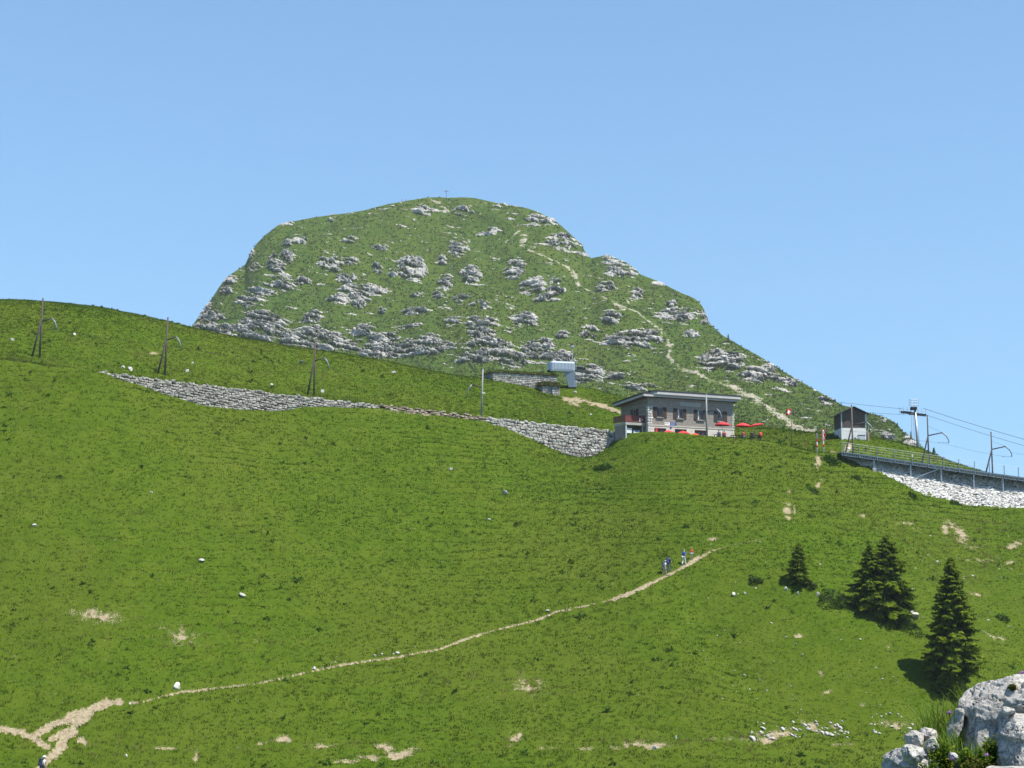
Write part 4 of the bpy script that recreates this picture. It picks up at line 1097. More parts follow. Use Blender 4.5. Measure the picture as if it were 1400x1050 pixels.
# left wall with one window (runs along local y), back and right wall
def side_x(y): return y
w.box((.175, (.35 + 3.0) / 2, WT / 2), (.35, 3.0 - .35, WT)); w.box((.175, 3.9 + (DP - 3.9) / 2, WT / 2), (.35, DP - 3.9, WT))
SZ0, SZ1 = 23.05 - HZ, 24.35 - HZ
w.box((.175, 3.45, SZ0 / 2), (.35, .9, SZ0)); w.box((.175, 3.45, (SZ1 + WT) / 2), (.35, .9, WT - SZ1))
w.box((LX / 2, DP + .175, WT / 2 - .2), (LX, .35, WT - .4)); w.box((LX - .175, (.35 + DP) / 2, WT / 2), (.35, DP - .35, WT))
w.build("wall", m_house, house)
p = MB(); wall_with_holes(p, -.03, LX + .03, -.6, PL - .003, [(a_, b_, -.6, LT) for a_, b_ in low], -.06, .38)
p.box((LX / 2, -.075, PL + .06), (LX + .1, .09, .12)); p.build("plinth", m_plinth, house)
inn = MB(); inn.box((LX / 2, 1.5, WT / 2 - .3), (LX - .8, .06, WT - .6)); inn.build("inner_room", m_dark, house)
# corner stones
r_ = np.random.default_rng(5)
for name, x0, x1, v0, vv1 in (("quoins", -.06, hx(892.6), 556.5, 592), ("quoins", hx(1000.6), LX + .05, 564.5, 590)):
    it = []; z = -.4; zt = hz(888 if x0 < 1 else 1002, v0)
    while z < zt:
        h = r_.uniform(.28, .48); q = x0
        full = x1 - x0 + r_.uniform(-.12, .12)
        cut = r_.uniform(.35, .65)
        for xa, xb in ((x0, x0 + full * cut), (x0 + full * cut, x0 + full)):
            P_, f_ = rough_box(r_, ((xa + xb) / 2, .17, z + h / 2), (xb - xa, .5, h * .97), Matrix.Identity(3), .04); it.append((P_, f_, np.clip(r_.normal(.5, .3), 0, 1)))
        z += h
    stones_mesh(name, it, m_quoin, house)
def shutter(x0, x1, z0, z1, parent):
    s_ = MB(); n = 5; wd = (x1 - x0) / n
    for k in range(n): s_.box((x0 + wd * (k + .5), -.045, (z0 + z1) / 2), (wd * .9, .04, z1 - z0), None, 0, .006)
    for z in (z0 + .2, z1 - .2): s_.box(((x0 + x1) / 2, -.075, z), (x1 - x0 - .05, .022, .10))
    s_.build("shutter", m_shut, parent)
def window(x0, x1, z0, z1, parent, bars=True, curtain=None):
    f = MB(); t = .07
    f.box(((x0 + x1) / 2, .12, z0 + t / 2), (x1 - x0, .08, t)); f.box(((x0 + x1) / 2, .12, z1 - t / 2), (x1 - x0, .08, t))
    f.box((x0 + t / 2, .12, (z0 + z1) / 2), (t, .08, z1 - z0 - 2 * t)); f.box((x1 - t / 2, .12, (z0 + z1) / 2), (t, .08, z1 - z0 - 2 * t))
    if bars: f.box(((x0 + x1) / 2, .115, (z0 + z1) / 2), (.06, .07, z1 - z0 - 2 * t))
    fo = f.build("window", m_frame, parent)
    g_ = MB(); g_.box(((x0 + x1) / 2, .16, (z0 + z1) / 2), (x1 - x0, .015, z1 - z0)); g_.build("pane", m_glass, fo)
    s_ = MB(); s_.box(((x0 + x1) / 2, -.05, z0 - .09), (x1 - x0 + .35, .26, .13), None, 0, .02); s_.build("sill", m_frame, fo)
    if curtain:
        c_ = MB(); c_.box((x0 + (x1 - x0) * curtain, .145, (z0 + z1) / 2), (.16, .012, z1 - z0 - .2)); c_.build("curtain", m_whitep, fo)
    return fo
for k, (a_, b_, c_, d_, zb, zt) in enumerate(wins):
    window(b_, c_, zb, zt, house, k > 0, (None, .38, .3, None)[k])
    shutter(a_, b_ - .02, zb - .1, zt + .06, house); shutter(c_ + .02, d_, zb - .1, zt + .06, house)
for a_, b_ in low:
    d_ = MB(); n = 3; wd = (b_ - a_) / n
    d_.box(((a_ + b_) / 2, .12, LT - .12), (b_ - a_, .12, .24))
    for k in range(n + 1): d_.box((a_ + .06 + (b_ - a_ - .12) * k / n, .12, LT / 2 - .25), (.10, .12, LT - .24 + .02))
    do = d_.build("door", m_balc, house)
    MB().box(((a_ + b_) / 2, .18, LT / 2 - .3), (b_ - a_, .02, LT + .4)).build("pane", m_glass, do)
# left side window (built in the plane of the left wall)
sw_ = MB(); t = .07
for z in (SZ0 + t / 2, SZ1 - t / 2): sw_.box((.08, 3.45, z), (.08, .9, t))
for y in (3.0 + t / 2, 3.45, 3.9 - t / 2): sw_.box((.08, y, (SZ0 + SZ1) / 2), (.08, t, SZ1 - SZ0 - 2 * t))
so = sw_.build("window", m_frame, house)
MB().box((.13, 3.45, (SZ0 + SZ1) / 2), (.015, .9, SZ1 - SZ0)).build("pane", m_glass, so)
for y0, y1 in ((2.42, 2.97), (3.93, 4.48)):
    MB().box((-.04, (y0 + y1) / 2, (SZ0 + SZ1) / 2 - .02), (.045, y1 - y0, SZ1 - SZ0 + .14), None, 0, .006).build("shutter", m_shut, house)
# roof: a lower slab all round and a raised front slab, both falling gently to the back
def roof_slab(outline, ztop, slope, th, name):
    """outline in local plan; fascia, dark covering, red-brown soffit"""
    n = len(outline); zt = [ztop - slope * y for _, y in outline]
    fa = MB(); V = [(x, y, z) for (x, y), z in zip(outline, zt)] + [(x, y, z - th) for (x, y), z in zip(outline, zt)]
    fa.add(V, [(i, n + i, n + (i + 1) % n, (i + 1) % n) for i in range(n)]); fa.add(V, [tuple(range(n))]);
    ro = fa.build(name, m_fascia, house)
    cx, cy = sum(p[0] for p in outline) / n, sum(p[1] for p in outline) / n
    so_ = MB(); so_.add([(x * .998 + cx * .002, y * .998 + cy * .002, z - th + .04) for (x, y), z in zip(outline, zt)], [tuple(range(n - 1, -1, -1))]); so_.build("soffit", m_soffit, ro)
    cv = MB(); o2 = [((x - cx) * 1.012 + cx, (y - cy) * 1.012 + cy) for x, y in outline]
    cv.add([(x, y, ztop - slope * y + .003) for x, y in o2] + [(x, y, ztop - slope * y + .20) for x, y in o2], [tuple(range(n - 1, -1, -1)), tuple(range(n, 2 * n))] + [(i, (i + 1) % n, n + (i + 1) % n, n + i) for i in range(n)])
    cv.build("roof_covering", m_roofdark, ro)
    return ro
zr = float(pt(905, 534.6, 215.3)[2]) - HZ - .11
fl = (hx(880.5, -.75), -.75)
roof_slab([(fl[0], -.75), (hx(899, -.75), -.72), (LX + .35, -.70), (LX + .95, 3.0), (LX + .6, DP + .9), (fl[0] - .1, DP + .6), ], zr - .34, .085, .34, "roof")
roof_slab([(hx(893, -1.0), -.6), (hx(899.5, -1.05), -1.05), (LX + .55, -1.05), (LX + .55, DP * .72), (hx(893, -1.0), DP * .72)], zr, .06, .36, "roof")
vp = MB(); vp.tube([(hx(913.6, 1.5), 1.5, zr - .2), (hx(913.6, 1.5), 1.5, zr + .45)], .11, 10); vp.build("vent_pipe", m_whitep, house)
vp = MB(); vp.tube([(hx(974, 1.0), 1.0, zr - .2), (hx(974, 1.0), 1.0, zr + .35)], .05, 8); vp.build("vent_pipe", m_steel, house)
# faded lettered board, illegible at this distance: raised worn strokes on a grey board
bd = MB(); x0, x1 = hx(930, -.03), hx(958, -.03); z0, z1 = hz(943, 555.6), hz(943, 550.6)
bd.box(((x0 + x1) / 2, -.04, (z0 + z1) / 2), (x1 - x0, .05, z1 - z0), None, 0, .01); bo = bd.build("name_board", m_board, house)
lt = MB(); xx = x0 + .12; rr = np.random.default_rng(3)
while xx < x1 - .2:
    lt.box((xx, -.07, (z0 + z1) / 2), (.05, .012, (z1 - z0) * .62)); 
    if rr.random() < .6: lt.box((xx + .09, -.07, (z0 + z1) / 2 + rr.choice([-.14, 0, .14])), (.12, .012, .05))
    xx += .21
lt.build("worn_lettering", m_frame, bo)
sg = MB(); x0, xm, x1 = hx(908.6, -.03), hx(915.9, -.03), hx(924.9, -.03); z0, z1 = hz(916, 581.4), hz(916, 577.8)
sg.box(((x0 + xm) / 2, -.04, (z0 + z1) / 2), (xm - x0 - .004, .04, z1 - z0)); so_ = sg.build("white_sign", m_whitep, house)
sg = MB(); sg.box(((xm + x1) / 2, -.04, (z0 + z1) / 2), (x1 - xm - .004, .04, z1 - z0)); so2 = sg.build("blue_sign", m_blue, house)
lt = MB()
for k in range(6): lt.box((xm + .18 + k * .11, -.064, (z0 + z1) / 2), (.06, .008, .09))
lt.build("worn_lettering", m_whitep, so2)
lt = MB()
for k in range(5): lt.box((x0 + .1 + k * .13, -.064, (z0 + z1) / 2 + .02), (.08, .008, .12))
lt.build("worn_lettering", m_frame, so_)
sg = MB(); sg.tube([(hx(917.5, -.1), -.10, hz(917.5, 584.6)), (hx(917.5, -.1), -.125, hz(917.5, 584.6))], .15, 16); sg.build("round_sign", m_blue, house)
# balcony on the left side
BX = -3.15; BY0, BY1 = .75, 3.9; bz0, bzs, bz1 = 21.85 - HZ, 22.2 - HZ, 23.2 - HZ
MB().box((BX / 2 - .02, (BY0 + BY1) / 2, (bz0 + bzs) / 2), (-BX - .04, BY1 - BY0, bzs - bz0), None, 0, .02).build("balcony_slab", m_conc, house)
def boards(pts0, pts1, z0, z1, mat):
    b_ = MB(); a_, c_ = Vector(pts0), Vector(pts1); n = int((c_ - a_).length / .16); d_ = (c_ - a_) / n
    R = Matrix.Rotation(math.atan2(d_.y, d_.x), 3, 'Z')
    for k in range(n):
        q = a_ + d_ * (k + .5); b_.box((q.x, q.y, (z0 + z1) / 2), (d_.length * .9, .03, z1 - z0 - .12), R)
    q = (a_ + c_) / 2; b_.box((q.x, q.y, z1 - .03), ((c_ - a_).length, .09, .06), R)
    for k in range(3):
        q = a_ + (c_ - a_) * k / 2; b_.box((q.x, q.y + .05, (z0 + z1) / 2 - .05), (.08, .06, z1 - z0 + .1), R)
    b_.build("balustrade", mat, house)
boards((BX, BY0 + .02, 0), (-.05, BY0 + .02, 0), bzs + .05, bz1, m_balc); boards((BX + .02, BY1, 0), (BX + .02, BY0 + .06, 0), bzs + .05, bz1, m_balc2)
MB().box((BX + .15, BY0 + .15, bz0 / 2 - .2), (.18, .18, bz0 + .4)).build("balcony_post", m_steel_l, house)
MB().box((-.35, BY0 + .15, bz0 / 2 - .2), (.14, .14, bz0 + .4)).build("balcony_post", m_conc, house)
MB().box((BX + .25, 2.6, bz0 / 2 - .3), (.3, 2.4, bz0 + .6)).build("balcony_wall", m_house, house)
# panels hanging behind the balcony, and a cloth over the balustrade
def banner(x0, x1, z0, z1, y, name, mat, label, cat):
    c = np.array([HC[0] + (x0 + x1) / 2 * math.cos(YAW) - y * math.sin(YAW), HC[1] + (x0 + x1) / 2 * math.sin(YAW) + y * math.cos(YAW), HZ])
    o = empty(name, c, YAW); tag(o, label, cat)
    MB().box((0, 0, (z0 + z1) / 2), (x1 - x0, .05, z1 - z0), None, 0, .01).build("panel", mat, o)
    f = MB()
    for x in (-(x1 - x0) / 2 + .05, (x1 - x0) / 2 - .05): f.box((x, .05, z1 / 2 - .2), (.05, .05, z1 + .4))
    f.build("leg", m_steel, o)
    return o
banner(hx(857.5, .9), hx(864.8, .9), 20.75 - HZ, 21.45 - HZ, 1.1, "notice_board", m_whitep, "white board under the balcony", "board")
o_ = banner(hx(867.5, .9), hx(875.5, .9), 20.7 - HZ, 21.2 - HZ, 1.15, "notice_board", m_whitep, "white board with a blue band under the balcony, nearer the corner", "board")
MB().box((0, -.03, 21.06 - HZ), (.66, .012, .2)).build("blue_band", m_blue, o_)
cl = MB(); cl.box((hx(875, .7), BY0 - .03, bz1 - .55), (.14, .02, .5)); cl.box((hx(878, .7), BY0 - .03, bz1 - .5), (.30, .02, .09), Matrix.Rotation(.7, 3, 'Y')); cl.build("cloth", m_whitep, house)

# ------------------------------------------------------------------ turf roofed stone hut and its entrance
m_turf = leafmat("roof_turf", [(0., (.03, .05, .006)), (.5, (.07, .09, .012)), (1., (.13, .13, .03))], .2)
m_turfbase = plain("turf_bed", (.06, .06, .02), .95, bump=.05, scale=4)
def turf(parent, x0, x1, y0, y1, z, seed, n=1500, dome=.25):
    r = np.random.default_rng(seed)
    gx_ = np.linspace(0, 1, 30); gy_ = np.linspace(0, 1, 12); A, B_ = np.meshgrid(gx_, gy_)
    e = np.minimum(np.minimum(A, 1 - A) * (x1 - x0), np.minimum(B_, 1 - B_) * (y1 - y0)); e = np.clip(e / .5, 0, 1) ** .5
    Zt = z + dome * e + .05 * r.normal(size=A.shape)
    Xt = x0 + A * (x1 - x0) + .04 * r.normal(size=A.shape); Yt = y0 + B_ * (y1 - y0) + .04 * r.normal(size=A.shape)
    gi_ = np.arange(A.size).reshape(A.shape); V = np.stack([Xt, Yt, Zt], -1).reshape(-1, 3)
    Vb = V.copy(); Vb[:, 2] = z - .12; q = np.stack([gi_[:-1, :-1], gi_[:-1, 1:], gi_[1:, 1:], gi_[1:, :-1]], -1).reshape(-1, 4)
    nb = len(V); rim = list(gi_[0, :]) + list(gi_[1:, -1]) + list(gi_[-1, -2::-1]) + list(gi_[-2:0, 0]); sk = [(a_, rim[(i + 1) % len(rim)], rim[(i + 1) % len(rim)] + nb, a_ + nb) for i, a_ in enumerate(rim)]
    rf = link("turf_roof", mesh_np("turf_roof", np.concatenate([V, Vb]), quads=np.concatenate([q, q[:, ::-1] + nb, np.array(sk)[:, ::-1]])), m_turfbase, parent)
    k = r.integers(0, nb, n); p_ = V[k] + r.normal(0, .12, (n, 3)) * np.array([1, 1, .3])
    g_ = blades(p_[:, 0], p_[:, 1], p_[:, 2], 6, r.uniform(.08, .26, n), np.full(n, .06), np.full(n, .15), .8, "turf_grass", m_turf, r.uniform(0, 1, n), seed); g_.parent = rf
def block_wall(r, x0, x1, z0f, z1, y, ch, sw, along='x'):
    it = []; z = z1; k = 0
    while z > min(z0f(x0), z0f(x1)) - .4:
        h = ch * r.uniform(.8, 1.2); q = x0
        while q < x1 - .05:
            w_ = min(sw * r.uniform(.6, 1.5), x1 - q)
            if z > z0f(q + w_ / 2) - .3:
                c = (q + w_ / 2, y + r.normal(0, .015), z - h / 2)
                if along == 'y': c = (c[1], c[0], c[2])
                P_, f_ = rough_box(r, c, (w_ * .97, .4, h * .96), Matrix.Rotation(math.pi / 2, 3, 'Z') if along == 'y' else Matrix.Identity(3), .07); it.append((P_, f_, np.clip(r.normal(.5, .27), 0, 1)))
            q += w_
        z -= h; k += 1
    return it
HYAW = math.radians(24)
sh = hit(674, 521, 225); sh = np.array([*pt(674, 521, 250.5)[:2], 0]); shz = float(pt(674, 509.0, 250.5)[2])
sh_z0 = float(ter(sh[0], sh[1]))
hut = empty("turf_roofed_hut", (sh[0], sh[1], sh_z0), HYAW)
tag(hut, "long low pale stone hut with a turf roof beside the lift station", "hut")
SL = 11.4; top = shz - sh_z0
def slocal(x, y): return sh[0] + x * math.cos(HYAW) - y * math.sin(HYAW), sh[1] + x * math.sin(HYAW) + y * math.cos(HYAW)
def sground(x): a_, b_ = slocal(x, -.3); return float(ter(a_, b_)) - sh_z0 - .3
rs = np.random.default_rng(31)
stones_mesh("stone_wall", block_wall(rs, 0, SL, sground, top, .2, .26, .42) + block_wall(rs, .4, 4.6, lambda y: -1.2, top, .2, .26, .42, 'y') + block_wall(rs, .4, 4.6, lambda y: -1.8, top, SL - .2, .26, .42, 'y'), m_lime_w, hut)
MB().box((SL / 2, 2.5, top / 2 - 1.2), (SL - .5, 4.4, top + 2.35)).build("core", m_dark, hut)
turf(hut, -.15, SL + .12, -.12, 5.0, top + .10, 41, 2600, .22)
ent = empty("turf_roofed_porch", (*slocal(8.0, -1.6), sh_z0 + sground(8.9)), HYAW)
tag(ent, "small turf capped porch with a grey door on the stone hut's right end", "porch")
ez = float(pt(750, 527.6, 253)[2]) - (sh_z0 + sground(8.9))
e0 = hx  # (kept local names apart)
for it in (block_wall(rs, 0, .95, lambda x: -.7, ez, .2, .3, .4) + block_wall(rs, .4, 1.4, lambda x: -.7, ez, .2, .3, .4, 'y'), block_wall(rs, 1.75, 3.15, lambda x: -.7, ez, .2, .3, .4) + block_wall(rs, .4, 1.4, lambda x: -.7, ez, 2.95, .3, .4, 'y')):
    stones_mesh("stone_wall", it, m_lime_w, ent)
dm = MB(); dm.box((1.35, .3, ez / 2 - .35), (.78, .06, ez + .5))
for k in range(4): dm.box((1.06 + k * .195, .262, ez / 2 - .35), (.17, .02, ez + .4))
do = dm.build("door", plain("grey_door", (.20, .23, .26), .7), ent)
hd = MB(); hd.tube([(1.65, .23, ez * .45), (1.65, .17, ez * .45)], .03, 8); hd.build("handle", m_blk, do)
MB().box((1.35, .21, ez + .0), (1.1, .3, .16)).build("lintel", m_conc, ent)
turf(ent, -.4, 3.2, -.18, 1.5, ez + .10, 43, 900, .42)

# ------------------------------------------------------------------ lift station
st_b = hit(783, 527, 230); sY = 256.; st = np.array([*pt(781, 527, sY)[:2], 0]); st[2] = float(ter(st[0], st[1])); S = sY / F_PX
lift = empty("lift_station", st); tag(lift, "blue grey box shaped ski lift terminal on one slanting leg, with a mast", "lift station")
def sp(u, v, dy=0.): q = pt(u, v, sY + dy); return Vector(q - st)
m_lift = plain("pale_blue_metal", (.30, .355, .41), .45, .2, .4)
def housing():
    a_, b_ = sp(749.8, 495), sp(784.2, 507)
    L_, Hh_ = b_.x - a_.x, a_.z - b_.z; W_ = 2.2; c = .28
    prof = [(-W_ / 2, -Hh_ / 2), (W_ / 2, -Hh_ / 2), (W_ / 2, Hh_ / 2 - c), (W_ / 2 - c, Hh_ / 2), (-W_ / 2 + c, Hh_ / 2), (-W_ / 2, Hh_ / 2 - c)]
    cx, cz = (a_.x + b_.x) / 2, (a_.z + b_.z) / 2; Rz = Matrix.Rotation(math.radians(16), 3, 'Z')
    secs = [(-L_ / 2, .86), (-L_ / 2 + .25, 1.0), (L_ / 2 - .1, 1.0), (L_ / 2, .95)]; V, Fc = [], []
    for x, k in secs:
        for y, z in prof: V.append(Vector((cx, 0, cz)) + Rz @ Vector((x, y * k, z * k)))
    n = 6
    for i in range(3):
        for k in range(n): Fc.append((i * n + k, (i + 1) * n + k, (i + 1) * n + (k + 1) % n, i * n + (k + 1) % n))
    Fc += [tuple(range(n)), tuple(3 * n + k for k in range(n - 1, -1, -1))]
    m = MB(); m.add(V, Fc); ho = m.build("housing", m_lift, lift)
    sk = MB(); sk.box((cx, 0, cz - Hh_ / 2 - .09), (L_ * .96, W_ * .9, .16), Rz); sk.build("skirt", m_whitep, ho)
    rb = MB()
    for k in range(1, 7): rb.box(Vector((cx, 0, cz)) + Rz @ Vector((-L_ / 2 + L_ * k / 7, -W_ / 2 - .012, -.1)), (.05, .02, Hh_ * .7), Rz)
    rb.box(Vector((cx, 0, cz)) + Rz @ Vector((0, -W_ / 2 - .010, -.1 - Hh_ * .33)), (L_ * .74, .018, .05), Rz); rb.build("panel_rib", m_steel_b, ho)
    MB().box((cx - L_ / 2 * .9, -.2, cz - Hh_ / 2 - .12), (.9, 1.2, .22)).build("bumper", m_blk, lift)
housing()
lg = MB(); A_ = [sp(771, 507.5), sp(784.5, 507.5), sp(788.5, 530), sp(777.5, 530)]; V = [v_ + Vector((0, -.55, 0)) for v_ in A_] + [v_ + Vector((0, .55, 0)) for v_ in A_]
lg.add(V, [(0, 3, 2, 1), (4, 5, 6, 7), (0, 1, 5, 4), (1, 2, 6, 5), (2, 3, 7, 6), (3, 0, 4, 7)]); lg.build("slanting_leg", m_steel_b, lift)
ms = MB(); ms.tube([sp(782.5, 497, .4), sp(782.5, 474.5, .4)], [.05, .035], 8); ms.build("antenna_mast", m_steel_l, lift)
ms = MB(); ms.box(sp(782.8, 474, .4), (.55, .3, .35), None, 0, .08); ms.tube([sp(779.5, 474.5, .4), sp(786, 473.5, .4)], .04, 6); ms.build("wind_gauge", m_lift, lift)
tr = MB()
for v_ in (500.5, 504.5, 508.5): tr.tube([sp(783.5, v_, .3), sp(798.5, v_ + .8, .3)], .05, 6); tr.tube([sp(783.5, v_, 1.4), sp(798.5, v_ + .8, 1.4)], .05, 6)
for u_ in (786, 789.5, 793, 796.5): tr.tube([sp(u_, 499.5, .3), sp(u_, 510.5, .3)], .04, 6); tr.tube([sp(u_, 504.5, .3), sp(u_, 504.5, 1.4)], .05, 6)
tr.build("service_frame", m_steel_b, lift)
for k in range(4):
    wv = MB(); c = sp(790 + 3 * k, 502.5 + .5 * k, .2); wv.tube([c + Vector((0, -.1, 0)), c + Vector((0, .1, 0))], .24, 14); wv.build("cable_wheel", m_blk, lift)
ld = MB()
for u_ in (784.8, 788.6): ld.tube([sp(u_, 530, -1.0), sp(u_, 521.5, -1.0)], .03, 6)
for v_ in (522, 524.5, 527): ld.tube([sp(784.8, v_, -1.0), sp(788.6, v_, -1.0)], .025, 6)
ld.build("ladder", m_steel, lift)

# ------------------------------------------------------------------ wooden hut
hY = 226.
wb = pt(1150.8, 603, hY); gz = min(float(ter(wb[0] + dx, wb[1] + dy)) for dx in (-.3, 3.8) for dy in (-.3, 4))
shed = empty("wooden_hut", (wb[0], wb[1], gz), math.radians(2)); tag(shed, "brown wooden hut on a white base with a dark gable roof", "hut")
def q(u, v): P = pt(u, v, hY); return P[0] - wb[0], P[2] - gz
w1, zb1 = q(1184.2, 585); _, zt1 = q(1184.2, 565.2); _, za = q(1167.5, 557.2); SD = 4.3
m_planks, nt, bs = new_mat("grey_brown_planks"); g = G(nt)
wv = g.n('ShaderNodeTexWave', wave_type='BANDS', bands_direction='Z'); g.l(g.obj(), wv.inputs[0]); wv.inputs['Scale'].default_value = 1.6; wv.inputs['Distortion'].default_value = .6; wv.inputs['Detail'].default_value = 3
g.l(g.mix(.5, g.ramp(wv.outputs[1], [(.0, (.04, .033, .03)), (.2, (.085, .07, .062)), (1., (.10, .085, .075))]), g.ramp(g.noise(g.obj(), 3, 5, .7), [(.3, (.055, .045, .04)), (.7, (.11, .095, .085))])), bs.inputs['Base Color'])
g.bump(wv.outputs[1], .5, .02, bs)
up = MB(); up.prism([(0, 0, zb1), (w1, 0, zb1), (w1, 0, zt1), (w1 / 2, 0, za), (0, 0, zt1)], (0, 0, 0), (0, SD, 0)); up.build("timber_storey", m_planks, shed)
lo_ = MB(); lo_.box((w1 / 2, SD / 2, zb1 / 2 - .35), (w1 + .04, SD + .04, zb1 + .68)); lo_.build("base_wall", plain("whitewash", (.70, .69, .67), .9, scale=1.5), shed)
bt = MB()
for x in (0.03, w1 - .03): bt.box((x, -.035, (zb1 + zt1) / 2), (.14, .05, zt1 - zb1))
bt.build("corner_board", m_steel_l, shed)
rfm = MB(); e_ = .42
for s_ in (-1, 1):
    a_ = Vector((w1 / 2, 0, za + .16)); xe = w1 / 2 + s_ * (w1 / 2 + e_); ze = za + .16 - (za - zt1) * (w1 / 2 + e_) / (w1 / 2)
    o3 = [Vector((a_.x, -.55, a_.z)), Vector((xe, -.55, ze)), Vector((xe, -.55, ze - .1)), Vector((a_.x, -.55, a_.z - .12))]
    rfm.prism(o3 if s_ < 0 else o3[::-1], (0, 0, 0), (0, SD + 1.0, 0))
rfm.build("roof", m_roofdark, shed)
x2, z2 = q(1173.5, 602.5); x3, z3 = q(1182.8, 595.2)
dr = MB(); dr.box(((x2 + x3) / 2, -.035, (z2 + z3) / 2), (x3 - x2, .05, z3 - z2)); do = dr.build("door", plain("pale_grey_door", (.46, .49, .50), .7), shed)
MB().box(((x2 + x3) / 2, -.06, z3 + .05), (x3 - x2 + .1, .08, .07)).build("lintel", m_strut, do)
MB().tube([(x2 + .15, -.05, (z2 + z3) / 2), (x2 + .15, -.13, (z2 + z3) / 2)], .03, 8).build("handle", m_blk, do)
pp = MB(); xa, zp = q(1186.2, 579); pp.tube([(w1 + .1, -.15, zt1), (w1 + .1, -.15, zp + .3), (w1 + .42, -.15, zp - .2), (w1 + .25, -.15, zb1 - .4), (w1 + .25, -.15, -.3)], .05, 8); pp.build("downpipe", m_steel, shed)
rb = MB(); rb.box((w1 + .30, .1, .45), (.28, .3, 1.7), None, 0, .03); rb.build("meter_box", plain("faded_pink_box", (.42, .20, .17), .8), shed)

# ------------------------------------------------------------------ lift pylon and ropes
pY = 243.; pb = pt(1257.5, 618, pY); pb[2] = float(ter(pb[0], pb[1]))
pyl = empty("lift_pylon", pb); tag(pyl, "slim pale steel lift pylon with a caged work platform on top", "pylon")
def pp_(u, v, dy=0.): return Vector(pt(u, v, pY + dy) - pb)
mb = MB(); mb.tube([Vector((0, 0, -1)), pp_(1251, 560)], [.34, .17], 14); mb.build("mast", m_steel, pyl, True)
mb = MB()
for s_ in (-.17, .17): mb.tube([pp_(1253.5, 612, -.75) + Vector((s_ - .5, 0, 0)), pp_(1248.8, 566, -.45) + Vector((s_ - .2, 0, 0))], .025, 6)
for k in range(16):
    c = pp_(1253.5, 612, -.75) * (1 - k / 15) + pp_(1248.8, 566, -.45) * (k / 15) + Vector((-.5 + .3 * k / 15, 0, 0)); mb.tube([c + Vector((-.17, 0, 0)), c + Vector((.17, 0, 0))], .018, 5)
mb.build("ladder", m_steel_b, pyl)
mb = MB(); mb.bar(pp_(1236, 562.5), pp_(1262, 566.5), .16, .18); mb.build("crossarm", m_steel_b, pyl)
for u_, v_ in ((1238.5, 563), (1258.5, 566)):
    ca = MB(); c = pp_(u_, v_)
    ca.bar(c + Vector((-.8, 0, -.15)), c + Vector((.8, 0, -.3)), .1, .18)
    for z in (.15, .5): ca.tube([c + Vector((-.9, .3, z)), c + Vector((.9, .3, z - .1))], .025, 5)
    for x in (-.9, -.3, .3, .9): ca.tube([c + Vector((x, .3, -.4)), c + Vector((x, .3, .8))], .025, 5)
    co_ = ca.build("sheave_frame", m_steel_b, pyl)
    for k in range(5):
        wv = MB(); e = c + Vector((-.7 + .35 * k, -.1, -.02 - .03 * k)); wv.tube([e + Vector((0, -.06, 0)), e + Vector((0, .06, 0))], .17, 12); wv.build("sheave", m_blk, co_)
mb = MB(); mb.box((pp_(1244.5, 558.5) + pp_(1253.5, 558.5)) / 2, (.95, .7, .5), None, 0, .06); mb.box(pp_(1247, 565.5), (.95, .5, .4), None, 0, .05); mb.build("drive_box", m_strut, pyl)
cg = MB(); c0 = pp_(1249.5, 553.5)
for z in (0, .4, .8):
    P4 = [c0 + Vector((x * .62, y * .5, z)) for x, y in ((-1, -1), (1, -1), (1, 1), (-1, 1))]
    for i in range(4): cg.tube([P4[i], P4[(i + 1) % 4]], .022, 5)
for x in (-1, -.33, .33, 1):
    for y in (-1, 1): cg.tube([c0 + Vector((x * .62, y * .5, -.3)), c0 + Vector((x * .62, y * .5, .85))], .022, 5)
cg.build("cage", m_steel, pyl)
A1, B1 = np.array(pt(1262, 558, pY)), np.array(pt(1560, 640, 225.)); wire("lift_rope", A1, B1, .5, "upper lift rope running down to the right from the pylon top", .032)
A2, B2 = np.array(pt(1264, 566.5, pY)), np.array(pt(1560, 650, 225.)); wire("lift_rope", A2, B2, .5, "lower lift rope running down to the right from the pylon", .026)
wire("lift_rope", np.array(pt(1234, 559, pY)), np.array(pt(797, 503, sY)), .4, "lift rope from the pylon to the box shaped terminal on the left", .024, 30)
wire("lift_rope", np.array(pt(1237, 567, pY)), np.array(pt(797, 506, sY + 1.2)), 1.2, "lower lift rope from the pylon back to the terminal, hidden mostly by the slope", .02, 30)
# ------------------------------------------------------------------ people
def skin_mesh(verts, edges, radii, name, sub=1):
    me = bpy.data.meshes.new("tmp"); me.from_pydata([tuple(v) for v in verts], edges, [])
    o = bpy.data.objects.new("tmp", me); COL.objects.link(o)
    o.modifiers.new("s", 'SKIN'); sb = o.modifiers.new("u", 'SUBSURF'); sb.levels = sub; sb.render_levels = sub
    for i, r in enumerate(radii):
        d = me.skin_vertices[0].data[i]; d.radius = (r, r) if not hasattr(r, '__len__') else r; d.use_root = (i == 0)
    dg = bpy.context.evaluated_depsgraph_get(); dg.update()
    out = bpy.data.meshes.new_from_object(o.evaluated_get(dg)); out.name = name
    bpy.data.objects.remove(o); bpy.data.meshes.remove(me)
    for p_ in out.polygons: p_.use_smooth = True
    return out

